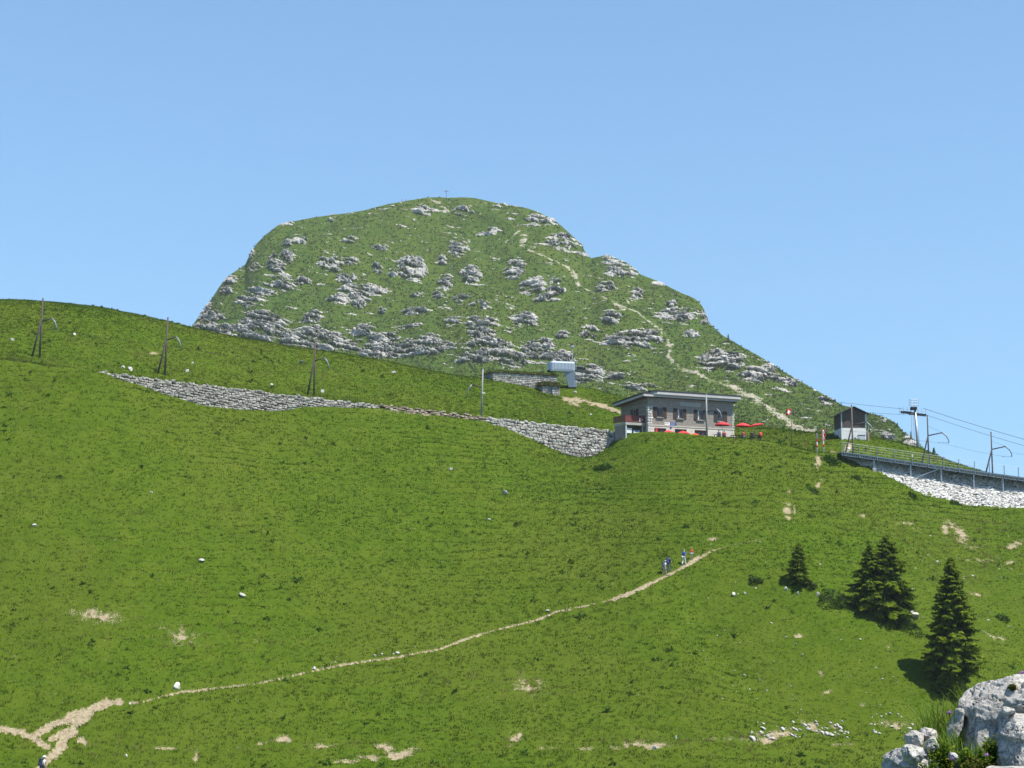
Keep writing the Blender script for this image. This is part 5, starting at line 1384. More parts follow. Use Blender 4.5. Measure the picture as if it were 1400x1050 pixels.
def cloth(name, c): return plain(name, c, .85, scale=12)
m_skin = plain("skin", (.50, .30, .21), .6, scale=10)
m_hair = {k: plain("hair_" + k, c, .7) for k, c in (("brown", (.06, .035, .02)), ("grey", (.40, .38, .35)), ("black", (.015, .013, .012)), ("fair", (.36, .25, .12)))}
m_cl = {k: cloth("cloth_" + k, c) for k, c in (("white", (.70, .70, .68)), ("navy", (.03, .045, .09)), ("blue", (.03, .09, .36)), ("red", (.62, .07, .03)), ("lightblue", (.34, .46, .62)), ("beige", (.52, .49, .42)), ("black", (.02, .02, .025)), ("darkred", (.30, .03, .05)), ("purple", (.16, .03, .14)), ("grey", (.22, .22, .23)), ("slate", (.09, .13, .18)))}

def person(base, heading, label, H=1.72, pose="walk", shirt="blue", legs="white", hair="brown", shorts=False, hat=None, group=None, ph=1, lean=.06, fingers=True):
    """a person facing `heading` (radians, 0 = +Y), built around a posed skeleton"""
    k = H / 1.72
    root = empty("person", base, heading); tag(root, label, "person", group)
    hip = .92
    if pose == "walk":
        L = {s: [(s * .09, .0, hip), (s * .095, .10 * s * ph + .06, .50), (s * .10, .24 * s * ph, .09), (s * .10, .24 * s * ph + .17, .03)] for s in (-1, 1)}
        L[-ph] = [(-ph * .09, 0, hip), (-ph * .095, -.03, .50), (-ph * .10, -.24, .12), (-ph * .10, -.10, .03)]
        A = {s: [(s * .19, .0 + lean, 1.40), (s * .25, -.14 * s * ph + lean, 1.14), (s * .24, -.06 * s * ph + .12 + lean, .94), (s * .23, -.04 * s * ph + .17 + lean, .86)] for s in (-1, 1)}
        dz = 0.0
    elif pose == "stand":
        L = {s: [(s * .09, 0, hip), (s * .10, .02, .50), (s * .11, -.02, .09), (s * .13, .15, .03)] for s in (-1, 1)}
        A = {s: [(s * .19, lean, 1.40), (s * .27, -.02 + lean, 1.14), (s * .25, .10 + lean, .92), (s * .24, .14 + lean, .84)] for s in (-1, 1)}
        dz = 0.0
    else:
        L = {s: [(s * .09, 0, .50), (s * .13, .43, .50), (s * .13, .42, .09), (s * .14, .58, .03)] for s in (-1, 1)}
        A = {s: [(s * .19, lean, .98), (s * .27, .08 + lean, .74), (s * .16, .32 + lean, .74), (s * .12, .40 + lean, .75)] for s in (-1, 1)}
        dz = -.42
    sp_ = [(0, 0, hip + .02 + dz), (0, lean * .3, 1.10 + dz), (0, lean * .8, 1.30 + dz), (0, lean * 1.1, 1.45 + dz), (0, lean * 1.4, 1.52 + dz), (0, lean * 1.6 + .02, 1.60 + dz), (0, lean * 1.6 + .015, 1.69 + dz)]
    sr = [(.15, .11), (.13, .10), (.16, .11), (.07, .07), (.05, .05), (.075, .092), (.055, .07)]
    V, E, Rr = list(sp_), [(i, i + 1) for i in range(6)], list(sr)
    V.append((0, lean * 1.6 + .125, 1.605 + dz)); E.append((5, 7)); Rr.append((.014, .016))           # nose
    for s in (-1, 1):
        V.append((s * .085, lean * 1.6 + .01, 1.605 + dz)); E.append((5, len(V) - 1)); Rr.append((.012, .02))   # ears
    for s in (-1, 1):
        n = len(V); V += [A[s][0], A[s][1], A[s][2], A[s][3]]; E += [(2, n), (n, n + 1), (n + 1, n + 2), (n + 2, n + 3)]; Rr += [.06, .043, .030, (.036, .018)]
        if fingers:
            w_, h_ = Vector(A[s][2]), Vector(A[s][3]); d = (h_ - w_).normalized(); sd = Vector((0, 1, 0)) - d * d.y; sd.normalize(); inw = Vector((-s, 0, 0))
            for f, ln in enumerate((.070, .080, .074, .058)):
                a_ = h_ + d * .03 + sd * (.028 - .018 * f); m = len(V)
                V += [tuple(a_), tuple(a_ + d * ln * .55 + inw * .008), tuple(a_ + d * ln + inw * .026)]; E += [(n + 3, m), (m, m + 1), (m + 1, m + 2)]; Rr += [.0095, .0085, .0075]
            m = len(V); a_ = w_ + (h_ - w_) * .55 + sd * .035; V += [tuple(a_), tuple(a_ + sd * .022 + d * .035)]; E += [(n + 3, m), (m, m + 1)]; Rr += [.011, .009]
        n = len(V); V += L[s]; E += [(0, n), (n, n + 1), (n + 1, n + 2), (n + 2, n + 3)]; Rr += [.085, .058, .038, (.045, .03)]
    sc_ = lambda P: [tuple(c * k for c in p) for p in P]
    rs_ = lambda R: [tuple(q * k for q in r) if hasattr(r, '__len__') else r * k for r in R]
    link("body", skin_mesh(sc_(V), E, rs_(Rr), "body"), m_skin, root)
    # shirt: torso and upper arms
    Vs = [sp_[0], sp_[1], sp_[2], sp_[3]]; Es = [(0, 1), (1, 2), (2, 3)]; Rs = [(.165, .125), (.15, .12), (.18, .13), (.085, .08)]
    for s in (-1, 1):
        n = len(Vs); a, b_ = Vector(A[s][0]), Vector(A[s][1]); Vs += [tuple(a), tuple(a + (b_ - a) * .75)]; Es += [(2, n), (n, n + 1)]; Rs += [.078, .062]
    link("shirt", skin_mesh(sc_(Vs), Es, rs_(Rs), "shirt"), m_cl[shirt], root)
    Vs = [sp_[0]]; Es = []; Rs = [(.165, .125)]
    for s in (-1, 1):
        n = len(Vs); a, b_, c = [Vector(q_) for q_ in L[s][:3]]
        P_ = [a, a + (b_ - a) * .8] if shorts else [a, b_, b_ + (c - b_) * .92]; Vs += [tuple(q_) for q_ in P_]; Es += [(0, n)] + [(n + i, n + i + 1) for i in range(len(P_) - 1)]; Rs += [.10, .082] if shorts else [.10, .074, .056]
    link("shorts" if shorts else "trousers", skin_mesh(sc_(Vs), Es, rs_(Rs), "trousers"), m_cl[legs], root)
    hd = Vector(sp_[5]) * k
    hb_ = MB(); rows_ = 7; n = 14; Vh = []
    for i in range(rows_):
        el_ = math.pi / 2 * (1 - i / (rows_ - 1) * 1.25)
        for j in range(n):
            a = 2 * math.pi * j / n; cut = .0 if math.sin(a) < .35 else (.35 if i > 3 else 0)
            e2 = max(el_, -.1 + cut) if cut else el_
            Vh.append((hd.x + .097 * k * math.cos(e2) * math.cos(a) * .9, hd.y - .012 * k + .104 * k * math.cos(e2) * math.sin(a), hd.z + .02 * k + .115 * k * math.sin(e2)))
    hb_.add(Vh, [(i * n + j, i * n + (j + 1) % n, (i + 1) * n + (j + 1) % n, (i + 1) * n + j) for i in range(rows_ - 1) for j in range(n)])
    if hat:
        hb_.build("hair", m_hair[hair], root, True)
        ht = MB(); ht.tube([(hd.x, hd.y, hd.z + .055 * k), (hd.x, hd.y, hd.z + .065 * k)], .17 * k, 16); ht.tube([(hd.x, hd.y, hd.z + .06 * k), (hd.x, hd.y, hd.z + .12 * k), (hd.x, hd.y, hd.z + .15 * k)], [.108 * k, .10 * k, .07 * k], 14); ht.build("hat", m_cl[hat], root, True)
    else: hb_.build("hair", m_hair[hair], root, True)
    for s in (-1, 1):
        b_ = MB(); f, h_ = Vector(L[s][2]) * k, Vector(L[s][3]) * k; c = (f + h_) / 2; d = h_ - f
        b_.box((c.x, c.y, c.z - .01 * k), (.095 * k, .27 * k, .09 * k), Matrix.Rotation(math.atan2(d.z + .04, d.y), 3, 'X'), 0, .03 * k); b_.build("boot", m_cl["slate"], root)
    return root
def backpack(per, mat, label, H=1.72, lean=.06):
    """worn on a person's back: a thing of its own"""
    k = H / 1.72; M = Matrix.Translation(per.location) @ per.rotation_euler.to_matrix().to_4x4()
    o = empty("backpack", M @ Vector((0, -.20 * k + lean * .5, 1.02 * k)), per.rotation_euler.z); tag(o, label, "backpack")
    b_ = MB(); b_.box((0, 0, .23 * k), (.32 * k, .20 * k, .50 * k), None, 0, .06 * k); b_.build("bag", mat, o, False)
    b_ = MB(); b_.box((0, -.12 * k, .13 * k), (.24 * k, .09 * k, .22 * k), None, 0, .035 * k); b_.build("pocket", mat, o)
    b_ = MB(); b_.box((0, .0, .50 * k), (.30 * k, .22 * k, .10 * k), None, 0, .04 * k); b_.build("flap", mat, o)
    for s in (-1, 1):
        st = MB(); st.tube([(s * .10 * k, .08 * k, .02 * k), (s * .13 * k, .34 * k, .10 * k), (s * .13 * k, .36 * k, .30 * k), (s * .10 * k, .22 * k, .44 * k), (s * .10 * k, .08 * k, .44 * k)], .022 * k, 6); st.build("strap", m_blk, o, True)
    return o
def ground(u, v, ymin=112.): return hit(u, v, ymin) + np.array([0, 0, -.08])
TO_R = -math.radians(62)            # heading along the footpath, up to the right
p_ = person(ground(908.5, 786.5), TO_R, "hiker in pale clothes with a dark backpack, last of the four on the path", 1.58, "walk", "white", "beige", "grey", hat="beige", shorts=True); backpack(p_, m_cl["slate"], "dark slate backpack on the last hiker's back", 1.58)
p_ = person(ground(914.5, 781.5), TO_R, "hiker mostly hidden behind the pale clothed one, with a blue backpack", 1.58, "walk", "navy", "slate", "black", ph=-1); backpack(p_, cloth("pack_blue", (.05, .10, .28)), "blue backpack behind the pale clothed hiker", 1.58)
p_ = person(ground(935, 772.5), TO_R + .5, "hiker in a blue shirt and white trousers striding along the path", 1.66, "walk", "blue", "white", "grey", ph=1)
p_ = person(ground(945.5, 764.5), math.pi + .3, "small hiker in an orange red top and light blue shorts on the path", 1.26, "stand", "red", "lightblue", "fair", shorts=True)
p_ = person(ground(57.5, 1064), -math.radians(40), "dark backpack hiker cut off by the photo's bottom edge at the dirt fork", 1.74, "walk", "white", "slate", "grey", hat="white"); backpack(p_, m_cl["navy"], "dark navy backpack on the hiker at the dirt fork", 1.74)

# terrace people and furniture
def tz(x, y): return float(ter(x, y))
def at_uY(u, Y, z=None):
    P = np.array(pt(u, 595, Y)); P[2] = tz(P[0], P[1]) if z is None else z; return P
m_plank = plain("dark_table_wood", (.045, .03, .024), .75, scale=6)
def table_set(u, Y, rz, label):
    o = empty("picnic_table", at_uY(u, Y), rz); tag(o, label, "table", "picnic tables on the terrace")
    t_ = MB()
    for k in range(4): t_.box((0, -.27 + .18 * k, .74), (1.7, .165, .04), None, 0, .005)
    t_.build("tabletop", m_plank, o)
    for s in (-1, 1):
        b_ = MB()
        for k in (-1, 1): b_.box((0, s * .68 + k * .075, .44), (1.7, .14, .04), None, 0, .005)
        b_.build("bench", m_plank, o)
    for s in (-1, 1):
        l_ = MB(); l_.bar((s * .6, -.30, .72), (s * .6, -.55, 0), .05, .08); l_.bar((s * .6, .30, .72), (s * .6, .55, 0), .05, .08); l_.bar((s * .6, -.75, .41), (s * .6, .75, .41), .05, .08); l_.build("leg", m_plank, o)
    return o
T1 = table_set(984, 213.2, .35, "dark picnic table with two seated guests in front of the restaurant's right window")
T2 = table_set(1007, 213.0, .25, "dark picnic table between the two red parasols at the restaurant's right corner")
T3 = table_set(1032, 213.0, .2, "dark picnic table at the right end of the terrace, beside the guest in red")
def seat(tab, lx, side, label, shirt, legs, hair):
    M = Matrix.Translation(tab.location) @ Matrix.Rotation(tab.rotation_euler.z, 4, 'Z'); P = M @ Vector((lx, side * .72, .0))
    return person(P, tab.rotation_euler.z + (0 if side < 0 else math.pi), label, 1.72, "sit", shirt, legs, hair, fingers=True)
seat(T1, -.45, -1, "guest in dark blue, leftmost of those seated on the terrace", "navy", "black", "brown")
seat(T1, .35, -1, "guest in dark red seated just right of the one in dark blue", "darkred", "black", "black")
seat(T2, .75, -1, "guest in dark red seated under the right parasol", "darkred", "slate", "brown")
seat(T3, -.6, -1, "guest all in black seated left at the terrace's last table", "black", "black", "black")
seat(T3, .6, -1, "guest in bright red seated right at the terrace's last table", "red", "black", "brown")

m_par = plain("red_parasol_cloth", (.62, .045, .05), .7, scale=2)
def parasol(u, Y, vtop, R, label, tilt=0.0, mat=None, squash=1.0, ax='Y', hcan=.42):
    b = at_uY(u, Y); top = float(pt(u, vtop, Y)[2]) - b[2]; mat = mat or m_par
    o = empty("parasol", b); tag(o, label, "parasol", "red parasols on the terrace")
    Rm = Matrix.Rotation(tilt, 3, ax)
    n = 8; V, Fc = [], []
    prof = [(0., 0.), (.35, -.10), (.7, -.24), (1., -.42)]
    for i, (q_, z_) in enumerate(prof[1:]):
        for j in range(n * 2):
            a = math.pi * j / n; rr_ = q_ * R * (1 if j % 2 == 0 else .955); zz_ = z_ * hcan / .42 + (0 if j % 2 == 0 else -.0)
            V.append(Rm @ Vector((rr_ * math.cos(a), rr_ * math.sin(a) * squash, zz_)))
    m = n * 2; V.append(Vector((0, 0, 0)))
    for i in range(2):
        for j in range(m): Fc.append((i * m + j, (i + 1) * m + j, (i + 1) * m + (j + 1) % m, i * m + (j + 1) % m))
    for j in range(m): Fc.append((3 * m, j, (j + 1) % m))
    base_ = len(V); hem = [V[2 * m + j] + Rm @ Vector((0, 0, -.13 if j % 2 == 0 else -.10)) for j in range(m)]; V += hem
    for j in range(m): Fc.append((2 * m + j, base_ + j, base_ + (j + 1) % m, 2 * m + (j + 1) % m))
    mb = MB(); mb.add([v_ + Vector((0, 0, top)) for v_ in V], Fc); ca = mb.build("canopy", mat, o)
    rb = MB()
    for j in range(0, m, 2): rb.tube([Vector((0, 0, top - .05)), V[2 * m + j] + Vector((0, 0, top - .03))], .012, 5)
    rb.build("ribs", m_steel_l, ca)
    MB().tube([(0, 0, -.05), (0, 0, top + .06)], .024, 8).build("pole", m_steel_l, o)
    MB().tube([(0, 0, 0), (0, 0, .07), (0, 0, .09)], [.28, .28, .06], 14).build("base", m_conc, o)
    return o
parasol(988, 213.9, 576.5, 1.08, "red open parasol in front of the restaurant's right window")
parasol(1016, 213.6, 578, 1.08, "red open parasol just past the restaurant's right corner")
parasol(1033.5, 213.6, 579.2, 1.0, "red parasol at the terrace's right end, tipped up and seen edge on", tilt=-.22, squash=.8, hcan=.2)
parasol(914, 214.9, 588.2, .92, "leftmost low red parasol, peeking over the grass lip before the restaurant", hcan=.36)
parasol(934, 214.6, 589.0, .92, "middle low red parasol, peeking over the grass lip before the restaurant", hcan=.36)
parasol(950, 214.2, 592.0, .72, "small orange red parasol, lowest of those peeking over the grass lip", mat=plain("orange_red_cloth", (.68, .10, .03), .7), hcan=.25)
o = empty("storage_chest", at_uY(997.5, 213.2), .3); tag(o, "small orange red chest with a pale lid between the terrace tables", "chest")
MB().box((0, 0, .24), (.55, .45, .48), None, 0, .03).build("chest_body", plain("orange_paint", (.62, .12, .05), .6), o); MB().box((0, 0, .52), (.6, .5, .07), None, 0, .02).build("lid", m_quoin if False else m_plinth, o)
o = empty("menu_board", at_uY(897.6, 214.6), YAW); tag(o, "red and white upright board by the restaurant's first door", "board")
zt_ = float(pt(897.6, 585.5, 214.6)[2]) - o.location.z
MB().box((0, 0, zt_ - .25), (.34, .05, .5)).build("red_panel", m_redp, o); MB().box((0, 0, (zt_ - .5) / 2), (.26, .06, zt_ - .5)).build("white_panel", m_whitep, o)

# ------------------------------------------------------------------ crossing signs, flag, marker, cross
def banded_post(u, vb, vt, Y, r, bands, label, name, cat):
    b = np.array(pt(u, vb, Y)); b[2] = tz(b[0], b[1]); Hh = float(pt(u, vt, Y)[2]) - b[2]
    o = empty(name, b); tag(o, label, cat)
    def zz(v): return float(pt(u, v, Y)[2]) - b[2]
    MB().tube([(0, 0, -.4), (0, 0, Hh)], r, 10).build("post", m_whitep, o, True)
    bd_ = MB()
    for k, (v0, v1) in enumerate(bands):
        bd_ = MB(); bd_.tube([(0, 0, zz(v0)), (0, 0, zz(v1))], r + .012, 10); bd_.build("red_band", m_redp, o, True)
    return o, zz
o, zz = banded_post(1117.3, 619.5, 593, 214.2, .085, [(612, 608.5), (604, 600)], "red and white banded post with a grey signal head left of the crossing cross", "signal_post", "signal post")
MB().box((0, -.03, (zz(600) + zz(592.8)) / 2), (.24, .2, zz(592.8) - zz(600)), None, 0, .03).build("signal_head", m_steel_b, o)
MB().tube([(0, -.135, zz(602)), (0, -.16, zz(602))], .14, 12).build("red_lamp", m_redp, o)
o, zz = banded_post(1126.2, 619, 588, 214.2, .085, [(611, 607)], "tall red and white post with two stacked railway crossing crosses", "crossing_sign", "crossing sign")
for vc in (590.8, 598.6):
    cr = MB()
    for s in (-1, 1): cr.bar((-.30 * s, -.12, zz(vc) - .36), (.30 * s, -.12, zz(vc) + .36), .03, .15)
    c_ = cr.build("saltire", m_whitep, o)
    for s in (-1, 1):
        for e in (-1, 1):
            rd = MB(); a_ = Vector((.30 * s * e, -.137 - .002 * (s > 0), zz(vc) + .36 * e)); b_ = Vector((.10 * s * e, -.137 - .002 * (s > 0), zz(vc) + .12 * e)); rd.bar(a_, b_, .012, .155); rd.build("red_tip", m_redp, c_)
fb = np.array(pt(1082, 606, 221.)); fb[2] = tz(fb[0], fb[1]); fo = empty("flagpole", fb); tag(fo, "flagpole with a red flag bearing a white cross, right of the terrace", "flagpole")
ft = float(pt(1083, 558, 221.)[2]) - fb[2]
MB().tube([(0, 0, -.3), (.12, 0, ft)], [.05, .03], 8).build("pole", m_wood_grey, fo, True)
nu, nv = 18, 18; V = []
for j in range(nv + 1):
    for i in range(nu + 1):
        a, c = i / nu, j / nv
        V.append((.12 - a * .82, .12 * math.sin(a * 6 + c * 1.5) * a, ft - .03 - c * .82 - .30 * a ** 1.3))
qs = np.array([(j * (nu + 1) + i, j * (nu + 1) + i + 1, (j + 1) * (nu + 1) + i + 1, (j + 1) * (nu + 1) + i) for j in range(nv) for i in range(nu)])
fm = mesh_np("flag", np.array(V), quads=qs); fl_ = link("flag", fm, [m_red, m_whitep], fo)
for k, pl in enumerate(fm.polygons):
    i, j = k % nu + .5, k // nu + .5; a, c = i / nu, j / nv
    pl.material_index = 1 if (abs(a - .5) < .10 and abs(c - .5) < .32) or (abs(c - .5) < .10 and abs(a - .5) < .32) else 0
so_ = fl_.modifiers.new("thick", 'SOLIDIFY'); so_.thickness = .006
MB().tube([(.07, 0, ft * .52), (.085, 0, ft * .62)], .06, 8).build("orange_sleeve", plain("orange_sleeve", (.50, .16, .05), .7), fo)
b = np.array(pt(1101.5, 613, 217.)); b[2] = tz(b[0], b[1]); o = empty("marker_stake", b); tag(o, "faded orange stake in the grass left of the crossing posts", "stake")
MB().tube([(0, 0, -.3), (.05, 0, 1.25)], .05, 7).build("stake", plain("faded_orange", (.36, .12, .05), .8), o); MB().box((.05, -.01, 1.1), (.22, .03, .28), None, 0, .01).build("plate", plain("rusty_plate", (.28, .10, .05), .8), o)
b = hit(441, 536.5, 190); o = empty("round_marker", b); tag(o, "small white round marker on a stick near the third leaning pole", "marker")
MB().tube([(0, 0, -.2), (.1, 0, 1.2)], .03, 6).build("stick", m_strut, o); MB().tube([(0, -.03, .18), (0, .03, .18)], .24, 14).build("disc", m_whitep, o)
b = hit(478, 546, 195); o = empty("marker_stake", b); tag(o, "thin dark stake above the right end of the long stone wall", "stake")
MB().tube([(0, 0, -.2), (.02, 0, 1.5)], .03, 6).build("stake", m_strut, o); MB().box((.02, 0, 1.45), (.08, .08, .12), None, 0, .01).build("cap", m_strut, o)

cb = mtn_point(610.5, 270.5); o = empty("summit_cross", cb - np.array([0, 0, .6])); tag(o, "slender cross standing on the mountain summit", "cross")
mb = MB(); mb.tube([(0, 0, 0), (0, 0, 5.6)], .13, 8); mb.build("upright", m_wood_grey, o); mb = MB(); mb.bar((-1.5, -.1, 4.5), (1.5, -.1, 4.5), .12, .22); mb.build("crossbar", m_wood_grey, o)

def tiny_person(u, v, label, shirt, legs, hair="brown", H=1.75, heading=0., pose="stand"):
    b = mtn_point(u, v); b = b - np.array([0, .0, .15])
    return person(b, heading, label, H, pose, shirt, legs, hair, fingers=False)
tiny_person(585.2, 270.8, "dark clothed hiker on the summit skyline, left of the cross", "slate", "black")
tiny_person(601, 271, "hiker in purple red standing on the summit just left of the cross", "purple", "navy")
tiny_person(606, 271.5, "hiker in pale red sitting at the foot of the summit cross", "red", "beige", pose="sit")
tiny_person(549, 276.5, "hiker in red on the skyline well left of the summit", "red", "grey")
tiny_person(554.5, 275.6, "grey clothed hiker on the skyline just right of the one in red", "grey", "slate")
tiny_person(432.5, 297.8, "hiker in red far left on the mountain's skyline", "red", "slate")
tiny_person(706.5, 313, "hiker in red at the head of the upper zigzag below the summit", "red", "navy")
tiny_person(708, 311.5, "hiker in white just above the one in red on the upper zigzag", "white", "navy")
tiny_person(728.5, 347, "hiker in white at the top end of the pale descending trail", "white", "red")
tiny_person(748, 363, "hiker in dark red beside the upper part of the pale trail", "darkred", "navy")
tiny_person(840, 422, "hiker in red on the trail at the pale scree patch", "red", "slate")
tiny_person(847.5, 422.5, "hiker in orange red just right of the one at the pale scree patch", "red", "beige")
tiny_person(574, 273.5, "hiker in white on the skyline between the red hiker and the summit", "white", "grey")

# ------------------------------------------------------------------ stones in the grass
m_stone = stone_mat('field_stone', [(.2, (.36, .35, .32)), (.5, (.50, .49, .46)), (.8, (.62, .61, .58))], scale=2.5)
def stone_proto(seed, k=2.0):
    import bmesh
    r = np.random.default_rng(seed); bm = bmesh.new(); bmesh.ops.create_icosphere(bm, subdivisions=3, radius=1)
    V = np.array([v.co[:] for v in bm.verts]); V *= np.array([1, r.uniform(.55, .85), .62])
    for _ in range(11):
        n = r.normal(size=3); n /= np.linalg.norm(n); d = r.uniform(.3, .6); t = V @ n; V = np.where((t > d)[:, None], V - (t - d)[:, None] * n, V)
    V += (.08 * fbm(V[:, 0] * 2.5 + seed, V[:, 1] * 2.5, V[:, 2] * 2.5, 3, seed))[:, None] * V
    for v, c in zip(bm.verts, V): v.co = c
    me = bpy.data.meshes.new("stone"); bm.to_mesh(me); bm.free(); attr(me, "tint", np.full(len(me.vertices), r.uniform(.3, .8)))
    me.materials.append(m_stone); return me
protos = [stone_proto(300 + i) for i in range(7)]
def stone(u, v, w, h, label, group=None, rot=None, k=0, ymin=112., name="stone", tilt=0.0):
    b = hit(u, v, ymin); s = b[1] / F_PX
    o = bpy.data.objects.new(name, protos[k % 7]); COL.objects.link(o); o.location = b + np.array([0, 0, h * s * .18])
    o.scale = (w * s * .56, w * s * .5, h * s * .72); o.rotation_euler = (0, tilt, rot if rot is not None else random.uniform(0, 6.28))
    tag(o, label, "stone", group); return o
NAMED = [(616, 643, 11, 6, "white stone alone in the upper middle of the big meadow, below the crumbling wall", 0, .2), (690.5, 675, 15, 7, "flat grey white boulder in the meadow below the wedge shaped wall", 1, .25), (275, 768, 11, 6, "white stone alone in the left half of the meadow", 2, 0), (333, 816, 13, 6, "narrow tilted white stone in the lower left meadow", 3, .55),
         (243, 941, 14, 13, "white pointed block right beside the footpath at lower left", 4, 0), (207, 674, 7, 5, "small grey stone in the left meadow under the long wall", 5, 0), (48, 719, 9, 5, "flat grey stone near the photo's left edge", 6, 0), (669, 711, 7, 4, "small white stone just below the flat boulder in mid meadow", 0, 0),
         (178, 507, 10, 9, "pale upright boulder on the grass above the long wall's left end", 1, 0), (168, 503, 7, 6, "smaller pale boulder left of the upright one above the wall's left end", 2, 0), (257, 509, 7, 7, "white stone right of the second leaning pole", 3, 0), (263, 497, 7, 4, "grey stone on the slope behind the second leaning pole", 4, 0), (539, 510, 13, 5, "flat white slab on the upper meadow left of the turf roofed hut", 5, .15),
         (102, 458, 8, 5, "grey stone on the slope right of the leftmost pole", 6, 0), (16, 466, 8, 6, "pair like grey stone at the slope's far left above the rail line", 0, 0), (412, 495, 13, 3, "flat grey slab in the grass left of the third pole", 1, .05), (371, 527, 6, 5, "grey stone above the middle of the long wall", 2, 0), (787, 537, 7, 4, "white stone below the lift terminal's leg", 3, 0),
         (1003, 814, 10, 7, "grey white stone on open grass left of the spruces", 4, 0), (1019, 812, 7, 5, "dark grey stone beside the grey white one left of the spruces", 5, 0), (1075, 807, 6, 8, "small white pyramid stone below the small spruce", 6, 0), (1091, 813, 5, 6, "small white stone right of the pyramid stone", 0, 0), (1118, 814, 6, 7, "white sliver of stone left of the spruce pair", 1, .3),
         (1251, 845, 20, 12, "rough grey rock right of the spruce pair's foot", 2, .5), (1246, 838, 9, 8, "smaller grey rock leaning on the rough one by the spruce pair", 3, .3), (924, 1011, 6, 9, "upright white stone low in the centre right meadow", 4, 0), (896, 1023, 11, 7, "grey stone at the lower track, centre right", 5, 0), (430, 915, 7, 5, "white stone on the footpath's left part", 6, 0), (512, 898, 8, 5, "white stone beside the footpath, first of a short row", 0, 0), (522, 896, 6, 4, "white stone beside the footpath, second of a short row", 1, 0), (543, 894, 8, 5, "white stone beside the footpath, right end of the short row", 2, 0),
         (748, 836, 8, 4, "white stone where the footpath bends", 3, 0), (178, 963, 5, 4, "white pebble on grass right of the dirt fork", 4, 0), (172, 1034, 6, 5, "white stone on grass lower right of the dirt fork", 5, 0), (808, 568, 5, 4, "tiny white post stone on the bank above the wedge shaped wall", 6, 0)]
for u, v, w_, h_, lab, k, tl in NAMED: stone(u, v, w_, h_, lab, None, None, k, tilt=tl)
rs = np.random.default_rng(77)
zones = [(940, 1240, 740, 985, 95, (2.5, 5.5), "small pale stones on the slope among the spruces", "small pale stone lying in the grass of the slope among the spruces"),
         (1240, 1398, 705, 905, 70, (2.5, 6), "small pale stones on the slope below the rubble", "small pale stone in the grass of the slope below the white rubble"),
         (1025, 1160, 986, 1012, 68, (5, 13), "flat stones of the little outcrop low down", "narrow pale slab of the little stony outcrop low down in the grass"),
         (1188, 1248, 974, 1004, 26, (5, 10), "stones beside the foreground boulder", "pale stone of the cluster just left of the foreground boulders"),
         (395, 620, 888, 920, 22, (2, 4.5), "small stones along the footpath", "small white stone along the left half of the footpath"),
         (936, 1115, 785, 990, 34, (2, 4.5), "stones along the gully right of the hikers", "small white stone along the shallow gully running down right of the hikers"),
         (20, 900, 600, 1000, 46, (1.6, 3.2), "tiny stones strewn over the big meadow", "tiny pale stone strewn over the open meadow")]
for (u0, u1, v0, v1, n, (a_, b_), grp, lab) in zones:
    for k in range(n):
        u, v = rs.uniform(u0, u1), rs.uniform(v0, v1)
        if u0 == 936: u = np.interp(v, [785, 880, 990], [938, 1010, 1115]) + rs.normal(2, 9)
        if u0 == 395: v = np.interp(u, [395, 470, 540, 620], [924, 908, 897, 880]) + rs.normal(-3, 2.5)
        w_ = 1.05 * float(np.clip(rs.lognormal(math.log(a_), .45), a_ * .5, b_)); fl = rs.uniform(.3, .65) if u0 != 1025 else rs.uniform(.3, .55)
        stone(u, v, w_, w_ * fl, lab, grp, rs.uniform(0, 6.28) if u0 != 1025 else rs.normal(-.5, .3), int(rs.integers(7)), tilt=0 if u0 != 1025 else .45)
# ------------------------------------------------------------------ foreground outcrop at the viewpoint
mgx, mgy = np.meshgrid(np.linspace(1.2, 5.2, 90), np.linspace(7.6, 12.4, 100))
mgz = -1.86 + 1.06 * np.exp(-(((mgx - 3.02) / .62) ** 2 + ((mgy - 9.75) / 1.0) ** 2)) + .9 * np.exp(-(((mgx - 4.1) / .9) ** 2 + ((mgy - 9.6) / 1.2) ** 2)) + .05 * fbm(mgx * 3, mgy * 3, 0, 4, 301)
mi2 = np.arange(mgx.size).reshape(mgx.shape)
mound = mesh_np("earth_bank", np.stack([mgx, mgy, mgz], -1).reshape(-1, 3), quads=np.stack([mi2[:-1, :-1], mi2[:-1, 1:], mi2[1:, 1:], mi2[1:, :-1]], -1).reshape(-1, 4))
tag(link("earth_bank", mound, plain("dark_soil", (.055, .042, .028), .95, bump=.03, scale=9)), kind="structure")
def mound_z(x, y): return -1.86 + 1.06 * np.exp(-(((x - 3.02) / .62) ** 2 + ((y - 9.75) / 1.0) ** 2)) + .9 * np.exp(-(((x - 4.1) / .9) ** 2 + ((y - 9.6) / 1.2) ** 2))

